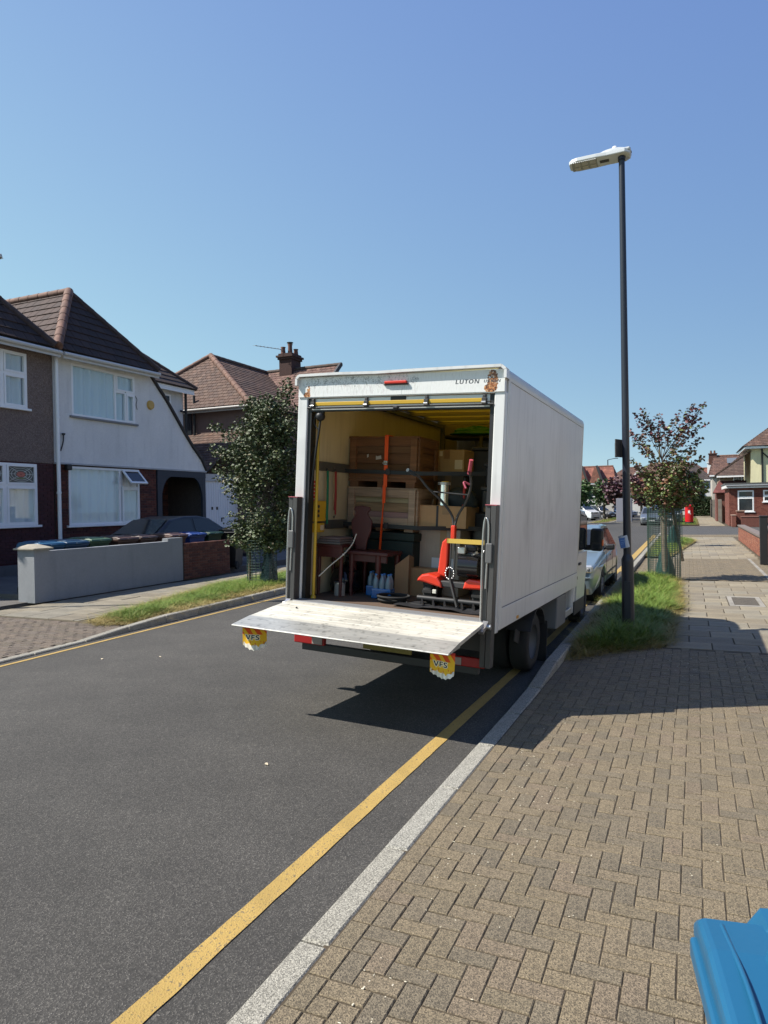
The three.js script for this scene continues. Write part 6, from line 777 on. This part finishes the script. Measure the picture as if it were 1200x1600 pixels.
// ---------------------------------------------------------------- right hand boundary and buildings
{
  const g = thing('garden_wall', 'low orange red brick garden wall with a pier along the right pavement', 'garden wall'); mesh('wall_core', [BX(2.18, 2.38, 0, 0.66, -37.5, -25.2), BX(2.2, 2.55, 0, 0.95, -25.2, -24.85)], std([0.3, 0.22, 0.17], { map: T.grain, rough: 1 }), g);
  const W = (x, y) => mtx(2.165, y, -x, -Math.PI / 2, 0).multiply(mtx(0, 0, 0, 0, Math.PI / 2)), W2 = (x, y) => mtx(x, y, -24.84, 0, Math.PI / 2); const it = brickItems(25.2, 37.5, 0.0, 0.62, 0, [], [], 0.225, 0.075, W); brickItems(2.2, 2.55, 0, 0.94, 0, [], it, 0.225, 0.075, W2); pieces(g, 'brick', it, [[0.33, 0.11, 0.06], [0.37, 0.13, 0.07], [0.29, 0.095, 0.055], [0.4, 0.16, 0.09]], BR.base, 60);
  mesh('coping', [BX(2.13, 2.43, 0.665, 0.73, -37.5, -25.22), BX(2.15, 2.6, 0.952, 1.02, -25.25, -24.8)], std([0.2, 0.16, 0.14], { map: T.conc, rough: 0.9 }), g);
  const p1 = bin('wheelie_bin', 'blue bin behind the low orange brick wall', [2.85, 0, -26.4], -1.3, [0.02, 0.06, 0.12], [0.02, 0.08, 0.16]), p2 = bin('wheelie_bin', 'terracotta lidded brown bin behind the low orange brick wall', [2.75, 0, -25.6], -1.4, [0.16, 0.07, 0.045], [0.26, 0.13, 0.09]);
  // extension
  const e = thing('brick_extension', 'flat roofed red brick extension with two white windows', 'building', [2.75, 0, -57.3]), EB = [[0.25, 0.075, 0.05], [0.29, 0.09, 0.06], [0.22, 0.065, 0.045], [0.31, 0.105, 0.07]], wa = [0.55, 1.6, 1.05, 2.6], wb = [2.2, 2.75, 1.75, 2.6];
  mesh('wall', [wallG(rect(0, 4.2, 0, 2.78), [wa, wb], 0.25, -0.03), BX(0, 0.22, 0, 2.78, -6.5, -0.28), BX(3.98, 4.2, 0, 2.78, -6.5, -0.28)], std([0.24, 0.15, 0.11], { map: T.grain, rough: 1 }), e);
  const eb = brickItems(0, 4.2, 0, 2.76, 0, [wa, wb]); brickItems(0, 6.5, 0, 2.76, 0, [], eb, 0.225, 0.075, (x, y) => mtx(-0.02, y, -x, -Math.PI / 2, 0).multiply(mtx(0, 0, 0, 0, Math.PI / 2))); pieces(e, 'brick', eb, EB, BR.base, 0);
  windowUnit(e, ...wa, -0.04, [[0, 1, 0.66, 1, 'c'], [0, 1, 0, 0.66, 'c']], { far: 1, f: 0.09 }); windowUnit(e, ...wb, -0.04, [[0, 1, 0.5, 1, 'c'], [0, 1, 0, 0.5, 'c']], { far: 1, f: 0.09 });
  mesh('fascia', [BX(-0.25, 4.5, 2.79, 3.05, -6.8, 0.22)], M.upvc, e); mesh('flat_roof', [BX(-0.3, 4.55, 3.06, 3.16, -6.85, 0.27)], std([0.12, 0.12, 0.12], { map: T.conc, rough: 0.9 }), e); mesh('gutter', [rod([-0.2, 2.95, 0.28], [4.5, 2.95, 0.28], 0.06)], M.grey, e);
  const q = thing('gate_pier', 'short brick pier with a stub wall before the extension', 'pier', [2.9, 0, -56.2]); mesh('pier', [B(0.5, 1.1, 0.5, 0.5, 0.55, 0)], std([0.22, 0.075, 0.05], { map: T.grain, rough: 0.9 }), q); mesh('stub_wall', [B(0.25, 0.8, 1.4, 0.05, 0.4, -0.2)], std([0.26, 0.09, 0.06], { map: T.grain, rough: 0.9 }), q); mesh('cap', [B(0.58, 0.07, 0.58, 0.5, 1.13, 0), B(0.3, 0.05, 1.44, 0.05, 0.83, -0.2)], std([0.3, 0.2, 0.15], { rough: 0.9 }), q);
  const bw = thing('front_wall', 'dark red low wall in front of the extension', 'garden wall', [4.6, 0, -55.6]); mesh('wall', [B(2.4, 0.7, 0.24, 0, 0.35, 0)], std([0.2, 0.07, 0.05], { map: T.grain, rough: 0.9 }), bw); mesh('coping', [B(2.44, 0.06, 0.3, 0, 0.73, 0)], std([0.24, 0.12, 0.09], { rough: 0.9 }), bw);
  // cream house
  const c = thing('cream_house', 'tall cream rendered house behind the flat roofed extension', 'house', [4.85, 0, -66.5]); const CR = std([0.78, 0.72, 0.45], { map: T.render, rough: 0.9 });
  mesh('wall', [BX(0, 7, 0, 6.2, -8, 0)], CR, c); mesh('eaves', [BX(-0.5, 7.5, 6.2, 6.36, -8.4, 0.5)], M.upvc, c); roofSlope(c, [[-0.6, 6.4, 0.6], [7.6, 6.4, 0.6], [4.6, 8.9, -3.6], [2.6, 8.9, -3.6]], RUST, { w: 0.35, g: 0.3 }); roofSlope(c, [[-0.6, 6.4, -8.6], [-0.6, 6.4, 0.6], [2.6, 8.9, -3.6], [2.6, 8.9, -8.6]], RUST, { w: 0.35, g: 0.3 });
  mesh('soil_pipe', [rod([0.85, 3.1, 0.08], [0.85, 6.2, 0.08], 0.07), rod([0.85, 5.9, 0.08], [1.6, 5.1, 0.08], 0.05), B(0.2, 0.5, 0.2, 1.5, 5.0, 0.12, 0.04)], M.black, c); mesh('window', [B(0.8, 1.1, 0.06, 2.4, 4.9, 0.02)], M.darkGlass, c); mesh('window_frame', [B(0.9, 0.07, 0.1, 2.4, 5.48, 0.03), B(0.9, 0.07, 0.1, 2.4, 4.32, 0.03)], M.upvc, c);
  mesh('lower_roof', [poly([[-2.6, 4.25, 0.2], [-0.02, 6.1, 0.2], [-0.02, 6.1, -7], [-2.6, 4.25, -7]], 0.1)], std([0.1, 0.065, 0.05], { map: T.tile, rough: 0.9 }), c);
  const house = (label, p, w, d, eave, top, wallC, roofC, o = {}) => { const t = thing('house', label, 'house', p, o.turn || 0); mesh('wall', [BX(-w / 2, w / 2, 0, eave, -d, 0)], std(wallC, { map: T.render, rough: 0.9 }), t); const i = o.hip ?? d * 0.4; const R = roofC;
    roofSlope(t, [[-w / 2 - 0.3, eave, 0.4], [w / 2 + 0.3, eave, 0.4], [w / 2 - i, top, -d / 2], [-w / 2 + i, top, -d / 2]], R, { w: 0.4, g: 0.35 }); roofSlope(t, [[-w / 2 - 0.3, eave, -d - 0.4], [-w / 2 - 0.3, eave, 0.4], [-w / 2 + i, top, -d / 2]], R, { w: 0.4, g: 0.35 }); roofSlope(t, [[w / 2 + 0.3, eave, 0.4], [w / 2 + 0.3, eave, -d - 0.4], [w / 2 - i, top, -d / 2]], R, { w: 0.4, g: 0.35 });
    ridge(t, [-w / 2 + i, top + 0.06, -d / 2], [w / 2 - i, top + 0.06, -d / 2], TERRA, 0.12); mesh('gutter', [BX(-w / 2 - 0.3, w / 2 + 0.3, eave - 0.16, eave, 0.38, 0.46)], M.upvc, t);
    for (const [x, y, ww, hh] of o.win || []) { const f = mesh('window', [BX(x - ww / 2, x + ww / 2, y - hh / 2, y - hh / 2 + 0.09, 0, 0.08), BX(x - ww / 2, x + ww / 2, y + hh / 2 - 0.09, y + hh / 2, 0, 0.08), BX(x - ww / 2, x - ww / 2 + 0.09, y - hh / 2 + 0.09, y + hh / 2 - 0.09, 0, 0.08), BX(x + ww / 2 - 0.09, x + ww / 2, y - hh / 2 + 0.09, y + hh / 2 - 0.09, 0, 0.08), ...(ww > 0.9 ? [BX(x - 0.04, x + 0.04, y - hh / 2 + 0.09, y + hh / 2 - 0.09, 0, 0.07)] : []), ...(hh > 0.9 ? [BX(x - ww / 2 + 0.09, x + ww / 2 - 0.09, y + hh * 0.15, y + hh * 0.15 + 0.07, 0, 0.065)] : [])], M.upvc, t); mesh('pane', [BX(x - ww / 2 + 0.05, x + ww / 2 - 0.05, y - hh / 2 + 0.05, y + hh / 2 - 0.05, 0, 0.03)], M.darkGlass, f); }
    for (const [x, z, hh] of o.chim || []) { const ch = mesh('chimney', [BX(x - 0.45, x + 0.45, top - 1, top + hh, z - 0.3, z + 0.3), BX(x - 0.52, x + 0.52, top + hh, top + hh + 0.12, z - 0.37, z + 0.37)], std(o.chimC || [0.14, 0.06, 0.045], { map: T.grain, rough: 0.9 }), t); mesh('chimney_pot', [CY(0.13, 0.1, 0.35, x - 0.2, top + hh + 0.12, z, 10), CY(0.13, 0.1, 0.35, x + 0.2, top + hh + 0.12, z, 10)], std([0.13, 0.06, 0.04], { rough: 0.9 }), ch); }
    return t; };
  const far = [[0.15, 0.08, 0.06], [0.17, 0.09, 0.065], [0.13, 0.07, 0.055]], redR = [[0.3, 0.115, 0.075], [0.33, 0.13, 0.085], [0.27, 0.1, 0.07]];
  house('house with a row of white windows under a brown hip roof behind the extension', [5.4, 0, -78], 5.0, 8, 4.35, 6.6, [0.3, 0.22, 0.16], [[0.1, 0.06, 0.046], [0.12, 0.075, 0.055]], { hip: 2.2, win: [[-0.55, 3.8, 1.5, 1.1], [0.9, 3.8, 0.9, 1.1]] });
  const sk = house('red brown roofed house with a small skylight', [5.2, 0, -92], 5.2, 7, 4.9, 7.3, [0.5, 0.46, 0.4], far, { hip: 0.3, win: [[-1.6, 4.0, 1.0, 1.2]], chim: [[-2.4, -3.5, 0.3]] }); mesh('skylight', [poly([[-0.9, 6.25, -1.42], [0.2, 6.25, -1.42], [0.2, 6.9, -2.32], [-0.9, 6.9, -2.32]].map(([x, y, z]) => [x, y + 0.12, z]), 0.06)], std([0.12, 0.14, 0.16], { rough: 0.2 }), sk);
  house('distant house with an orange red roof between the gables', [4.3, 0, -116], 5.5, 8, 4.5, 6.9, [0.62, 0.6, 0.56], redR, { hip: 0.4, win: [[-1.9, 3.6, 1.1, 1.3], [-1.9, 1.4, 1.1, 1.3]], chim: [[1.4, -4, 0.9]] });
  const wg = house('distant white gabled house with a white chimney beyond the copper tree', [0.6, 0, -110], 5.0, 9, 4.9, 7.4, [0.72, 0.72, 0.7], [[0.06, 0.045, 0.04], [0.075, 0.055, 0.045]], { hip: 2.3, win: [[-0.9, 3.9, 1.2, 1.2], [1.0, 3.9, 1.2, 1.2]] }); mesh('chimney', [BX(2.0, 2.7, 3, 7.4, -4.2, -3.4), BX(1.9, 2.8, 7.4, 7.55, -4.3, -3.3)], std([0.7, 0.7, 0.68], { rough: 0.9 }), wg); mesh('chimney_pot', [CY(0.16, 0.12, 0.45, 2.2, 7.55, -3.8, 10), CY(0.16, 0.12, 0.4, 2.52, 7.55, -3.8, 10)], std([0.25, 0.24, 0.22], { rough: 0.9 }), wg);
  const sh2 = thing('brick_outhouse', 'small dark red tiled outhouse roof above the timber fence', 'building', [3.2, 0, -70]); mesh('wall', [BX(-0.9, 2, 0, 2.6, -4, 0)], std([0.22, 0.08, 0.06], { map: T.grain, rough: 0.9 }), sh2); mesh('roof', [poly([[-1.2, 2.6, 0.3], [2.2, 2.6, 0.3], [2.2, 3.7, -2], [-0.6, 3.7, -2]], 0.1)], std([0.16, 0.05, 0.045], { map: T.tile, rough: 0.9 }), sh2);
  const fe = thing('timber_fence', 'weathered grey brown timber fence along the far right pavement', 'fence', [2.5, 0, -64]); let k = 0; for (let z = -0.1; z > -30; z -= 0.31, k++) mesh('fence_board', [B(0.025, rr(1.88, 1.94), 0.28, (k % 2) * 0.02, 0.96, z, 0.004)], std(pick([[0.19, 0.15, 0.11], [0.22, 0.175, 0.13], [0.17, 0.14, 0.11]]), { map: T.wood, rough: 0.9 }), fe); for (let z = -0.02; z > -30; z -= 2.4) mesh('fence_post', [B(0.1, 2.0, 0.1, -0.06, 1.0, z)], std([0.24, 0.22, 0.19], { map: T.conc, rough: 0.9 }), fe);
  // far left of the junction
  const rg = house('pair of red tiled houses with pale lower walls at the far left', [-12.6, 0, -86], 9, 7, 4.2, 6.25, [0.55, 0.52, 0.47], redR, { hip: 0.3, win: [[-2.2, 3.2, 1.6, 1.3], [1.6, 3.2, 1.6, 1.3], [-2.2, 1.3, 1.8, 1.4], [1.6, 1.3, 1.8, 1.4]] });
  for (const x of [0.9, 2.6]) { mesh('roof_gable', [ext([[-0.75, 0], [0.75, 0], [0.1, 2.0], [-0.1, 2.0]], 3).translate(x, 4.2, -1.0)], std([0.3, 0.13, 0.09], { map: T.tile, rough: 0.9 }), rg); mesh('gable_edge', [beam([x + 0.78, 4.15, 0.55], [x + 0.1, 6.25, 0.55], 0.1, 0.24)], M.dark, rg); }
  house('brown roofed house behind the purple tree', [-7.4, 0, -108], 9, 8, 4.6, 7.0, [0.5, 0.47, 0.42], far, { hip: 3, win: [[-2, 3.6, 1.8, 1.3], [1.5, 3.6, 1.8, 1.3]], chim: [[0.5, -4, 0.3]] });
  const wh = house('white fronted house with a pointed gable behind the navy lamp post', [-3.6, 0, -104], 8, 8, 4.7, 7.3, [0.62, 0.61, 0.58], far, { hip: 2.5, win: [[-2.4, 3.7, 1.8, 1.3], [2.2, 3.7, 1.8, 1.3], [2.2, 1.4, 1.9, 1.4]] }); mesh('front_gable', [ext([[-1.4, 0], [1.4, 0], [0, 2.3]], 0.4).translate(-2.6, 4.7, 0.3)], std([0.66, 0.65, 0.63], { map: T.render, rough: 0.9 }), wh); mesh('garage_door', [BX(0.2, 2.4, 0, 2.3, 0, 0.1)], std([0.02, 0.02, 0.022], { rough: 0.5 }), wh); mesh('porch_door', [BX(-1.4, -0.4, 0, 2.1, 0, 0.1)], M.upvc, wh);
  house('long brown roofed house partly hidden by the copper tree', [-0.6, 0, -122], 10, 8, 4.9, 7.8, [0.48, 0.45, 0.42], far, { hip: 3, win: [[-3, 3.8, 1.8, 1.3], [0, 3.8, 1.8, 1.3], [3, 3.8, 1.8, 1.3]] });
  house('house across the road far behind the van', [-22, 0, -100], 10, 8, 5, 7.6, [0.5, 0.46, 0.42], far, { hip: 3 });
  // sunlit houses across the pavement, behind the photographer: the left windows mirror their fronts; the last two added unseen for bounce light
  for (const [z, c, l] of [[-6, [0.7, 0.64, 0.52], 'cream fronted house facing the van from the right pavement'], [-19, [0.62, 0.55, 0.45], 'buff fronted house facing the silver car from the right pavement'], [9, [0.68, 0.65, 0.58], 'pale fronted house behind the near corner bin'], [-31.5, [0.64, 0.6, 0.52], 'unseen sand fronted house opposite the guarded copper tree'], [21.5, [0.62, 0.58, 0.5], 'unseen plain fronted house behind the camera on the right']]) house(l, [9.5, 0, z], 11, 8, 5.6, 8.2, c, far, { turn: -Math.PI / 2, hip: 3, win: [[-3.2, 4.4, 2.2, 1.4], [2.4, 4.4, 2.2, 1.4], [-3.2, 1.6, 2.4, 1.7], [2.4, 1.6, 2.4, 1.7]] });
}
// ---------------------------------------------------------------- cars: nose towards +z, wheels on y = 0
function car(name, label, category, p, turn, c, o = {}) {
  const t = thing(name, label, category, p, turn, o.group), L = o.L || 4.35, Wd = o.W || 1.72, belt = o.belt || 0.9, top = o.top || 1.44, z = (k) => (k - 0.5) * L, paint = std(c, { rough: 0.3, metal: o.metal ?? 0.35, coat: o.coat ?? 0.9 });
  const wr = o.wr || 0.31, fz = z(0.81), bz = z(0.19), arc = (cz) => [...Array(9)].map((_, i) => { const a = Math.PI - i * Math.PI / 8; return [cz - Math.cos(a) * (wr + 0.06) * -1, wr * 0.9 + Math.sin(a) * (wr + 0.05)]; });
  const body = [[z(0.005), 0.32], [z(0.02), 0.2], ...arc(bz), ...arc(fz), [z(0.975), 0.18], [z(0.995), 0.3], [z(1), 0.5], [z(0.985), o.nose || 0.66], [z(0.94), (o.nose || 0.66) + 0.06], [z(o.hoodEnd || 0.73), belt + 0.02], [z(o.tailEnd || 0.1), belt + 0.04], [z(0.03), belt + (o.hatch ? 0.02 : 0)], [z(0.0), belt - 0.12]];
  const shell = (pts, w, b, tap) => { const g = ext(pts.map(([a, y]) => [-a, y]), w, b, [], 4).rotateY(Math.PI / 2), q = g.attributes.position; for (let i = 0; i < q.count; i++) { const y = q.getY(i), zz = q.getZ(i); let k = tap(y, zz); q.setX(i, q.getX(i) * k); } g.computeVertexNormals(); return g; };
  const plan = (zz) => 1 - 0.16 * Math.pow(clampf((Math.abs(zz) - L * 0.3) / (L * 0.2)), 2), side = (y) => 1 - 0.05 * clampf((0.45 - y) / 0.35) - 0.03 * clampf((y - 0.7) / 0.3);
  mesh('body', [shell(body, Wd, 0.07, (y, zz) => plan(zz) * side(y))], paint, t);
  const gh = o.gh || [[0.12, belt], [0.28, top - 0.03], [0.4, top], [0.5, top - 0.005], [0.58, top - 0.06], [0.75, belt]], cab = gh.map(([k, y]) => [z(k), y]), tp = (y) => 1 - 0.2 * clampf((y - belt) / (top - belt)) - 0.02;
  mesh('cabin', [shell(cab, Wd * 0.97, 0.05, (y) => tp(y))], paint, t);
  const ins = (k, y, q) => [z(k), y]; const G1 = gh, a = G1[0], b = G1[1], e = G1[G1.length - 2], f = G1[G1.length - 1], mid = (a[0] + f[0]) / 2 + (o.mid || 0.0), yb = belt + 0.04, yt = top - 0.1;
  const lerpK = (p, q, y) => p[0] + (q[0] - p[0]) * (y - p[1]) / (q[1] - p[1]);
  const sw = [[[lerpK(a, b, yb) + 0.03, yb], [lerpK(a, b, yt) + 0.025, yt], [mid - 0.01, yt + 0.015], [mid - 0.01, yb]], [[mid + 0.012, yb], [mid + 0.012, yt + 0.015], [lerpK(f, e, yt) - 0.02, yt], [lerpK(f, e, yb) - 0.03, yb]]];
  for (const poly_ of sw) for (const s of [-1, 1]) { const g = ext(poly_.map(([k, y]) => [-z(k), y]), 0.012).rotateY(Math.PI / 2), q = g.attributes.position; for (let i = 0; i < q.count; i++) q.setX(i, s * (Wd * 0.97 / 2 * tp(q.getY(i)) + 0.003) + q.getX(i)); g.computeVertexNormals(); mesh('side_window', [g], M.darkGlass, t); }
  const wsc = (p0, p1, y0, y1, out) => { const k0 = lerpK(p0, p1, y0), k1 = lerpK(p0, p1, y1), h0 = Wd * 0.97 / 2 * tp(y0) - 0.1, h1 = Wd * 0.97 / 2 * tp(y1) - 0.1; return poly([[-h0, y0, z(k0) + out], [h0, y0, z(k0) + out], [h1, y1, z(k1) + out], [-h1, y1, z(k1) + out]], 0.012); };
  mesh('windscreen', [wsc(f, e, belt + 0.05, top - 0.09, 0.022)], M.darkGlass, t); mesh('rear_window', [wsc(a, b, belt + 0.06, top - 0.09, -0.022)], M.darkGlass, t);
  for (const s of [-1, 1]) {
    const hl = mesh('headlight', [B(0.3, 0.15, 0.1, s * (Wd / 2 * 0.84 - 0.13), (o.nose || 0.66) - 0.03, L / 2 - 0.045, 0.04, 3)], std([0.55, 0.57, 0.58], { rough: 0.12, metal: 0.5 }), t); mesh('lamp_reflector', [SP(0.058, s * (Wd / 2 * 0.84 - 0.17), (o.nose || 0.66) - 0.035, L / 2 - 0.01, 12), SP(0.05, s * (Wd / 2 * 0.84 - 0.06), (o.nose || 0.66) - 0.03, L / 2 - 0.03, 12)], M.grey, hl);
    mesh('tail_light', [B(0.22, 0.2, 0.06, s * (Wd / 2 * 0.85 - 0.08), belt - 0.1, -L / 2 + 0.03, 0.025)], M.redPlastic, t);
    const mr = mesh('door_mirror', [B(0.17, 0.12, 0.09, s * (Wd / 2 + 0.06), belt + 0.09, z(0.665), 0.035, 3), rod([s * (Wd / 2 - 0.06), belt + 0.05, z(0.66)], [s * (Wd / 2 + 0.02), belt + 0.08, z(0.665)], 0.02)], o.mirror || paint, t);
    mesh('door_gap', [B(0.006, belt - 0.3, 0.008, s * (Wd / 2 * side(0.6) - 0.0005), (belt + 0.26) / 2, z(mid)), B(0.006, belt - 0.3, 0.008, s * (Wd / 2 * side(0.6) - 0.0005), (belt + 0.26) / 2, z(0.7))], M.black, t); mesh('door_handle', [B(0.03, 0.035, 0.14, s * Wd / 2 * 0.99, belt - 0.12, z(mid) + 0.2, 0.012)], paint, t); mesh('rub_strip', [B(0.02, 0.05, L * 0.5, s * Wd / 2 * 0.99, 0.48, z(0.5), 0.008)], o.strip || M.dark, t);
    for (const wz of [fz, bz]) { const w = mesh('wheel', [lathe([[wr * 0.6, -0.09], [wr * 0.93, -0.1], [wr, -0.06], [wr, 0.06], [wr * 0.93, 0.1], [wr * 0.6, 0.09]], 28).rotateZ(Math.PI / 2).translate(s * (Wd / 2 - 0.13), wr, wz), CX(wr + 0.045, 0.2, s * (Wd / 2 - 0.28), wr, wz)], M.rubber, t); mesh('rim', [CX(wr * 0.62, 0.02, s * (Wd / 2 - 0.07), wr, wz), ...[...Array(5)].map((_, i) => { const q = i * 1.2566; return beam([s * (Wd / 2 - 0.05), wr, wz], [s * (Wd / 2 - 0.055), wr + Math.sin(q) * wr * 0.58, wz + Math.cos(q) * wr * 0.58], 0.05, 0.03); })], std([0.35, 0.35, 0.36], { rough: 0.35, metal: 0.6 }), w); }
  }
  mesh('grille', [B(0.6, 0.11, 0.04, 0, (o.nose || 0.66) - 0.06, L / 2 - 0.005, 0.015)], M.black, t); mesh('lower_grille', [B(0.9, 0.1, 0.04, 0, 0.3, L / 2 - 0.01, 0.015)], M.black, t); mesh('front_plate', [B(0.5, 0.11, 0.015, 0, 0.42, L / 2 + 0.012, 0.004)], std([0.7, 0.7, 0.68], { rough: 0.5 }), t); mesh('rear_plate', [B(0.5, 0.11, 0.015, 0, belt - 0.28, -L / 2 - 0.012, 0.004)], std([0.6, 0.5, 0.05], { rough: 0.5 }), t);
  mesh('bumper_line', [B(Wd * 0.8, 0.012, 0.03, 0, 0.5, L / 2 - 0.004)], M.dark, t); return t;
}
car('saloon_car', 'pale blue silver saloon car parked nose on behind the van cab', 'car', [-2.4, -0.005, -15.75], 0.0, [0.17, 0.225, 0.25], { L: 4.4, W: 1.7, top: 1.45, belt: 0.92, tailEnd: 0.05, nose: 0.7, mirror: M.black });
car('saloon_car', 'dark blue black coupe parked behind the left garden wall', 'car', [-14.3, GY, -17.2], Math.PI, [0.007, 0.009, 0.014], { L: 5.0, W: 1.8, top: 1.6, belt: 1.06, metal: 0.1, coat: 0, nose: 0.82, gh: [[0.06, 1.04], [0.22, 1.5], [0.36, 1.6], [0.48, 1.6], [0.58, 1.52], [0.76, 1.04]] });
const SUVG = (b, t) => [[0.02, b], [0.06, t - 0.06], [0.2, t], [0.5, t], [0.6, t - 0.08], [0.74, b]];
car('parked_car', 'dark suv parked on the far right corner beside the pillar box', 'car', [-1.4, -0.02, -64.5], 0, [0.02, 0.028, 0.032], { L: 4.5, W: 1.85, top: 1.78, belt: 1.08, wr: 0.36, nose: 0.9, gh: SUVG(1.08, 1.76) });
car('parked_car', 'grey car with a white bumper parked up the road behind the guard', 'car', [-2.7, -0.02, -60.2], 0.02, [0.14, 0.15, 0.16], { L: 4.2, W: 1.75, top: 1.5, belt: 0.95 });
car('parked_car', 'teal blue hatchback further along the right kerb', 'car', [-2.5, -0.02, -72], 0, [0.03, 0.07, 0.08], { L: 4.0, W: 1.72, top: 1.56, belt: 0.98, gh: SUVG(0.98, 1.56) });
car('parked_van', 'white people carrier parked at an angle across the junction', 'van', [-11.1, 0, -78.5], 1.05, [0.66, 0.68, 0.7], { L: 4.7, W: 1.9, top: 1.95, belt: 1.12, wr: 0.34, nose: 0.86, metal: 0, gh: [[0.01, 1.12], [0.03, 1.86], [0.12, 1.95], [0.55, 1.93], [0.64, 1.8], [0.84, 1.12]], hoodEnd: 0.82 });
car('parked_car', 'dark grey car behind the white people carrier', 'car', [-9.6, 0, -83], 1.0, [0.03, 0.03, 0.034], { L: 4.3, top: 1.55, belt: 0.98, gh: SUVG(0.98, 1.55) });
car('parked_car', 'black hatchback beside the distant lamp post', 'car', [-8.9, 0, -88], 1.1, [0.012, 0.012, 0.014], { L: 4.0, top: 1.5, belt: 0.96, gh: SUVG(0.96, 1.5) });
car('parked_car', 'white car at the right end of the far parked row', 'car', [-7.9, 0, -91], 1.1, [0.68, 0.7, 0.71], { L: 4.2, top: 1.5, belt: 0.95, metal: 0 });
// small litter on the carriageway and grass
for (const [x, z, l] of [[-6.9, -6.7, 'pale scrap of litter on the left lane near the dropped kerb'], [-6.2, -7.0, 'tiny pale scrap of litter farther out on the left lane'], [-2.87, -4.35, 'small yellow leaf lying on the open road before the van']]) { const t = thing('litter', l, 'litter', [x, roadY(x, z) + 0.008, z], rnd() * 3); mesh('scrap', [ext([[0, 0], [0.035, 0.006], [0.04, 0.02], [0.014, 0.027]], 0.004).rotateX(-1.4)], std([0.6, 0.5, 0.35], { rough: 0.9 }), t); }
renderer.render(scene, camera);
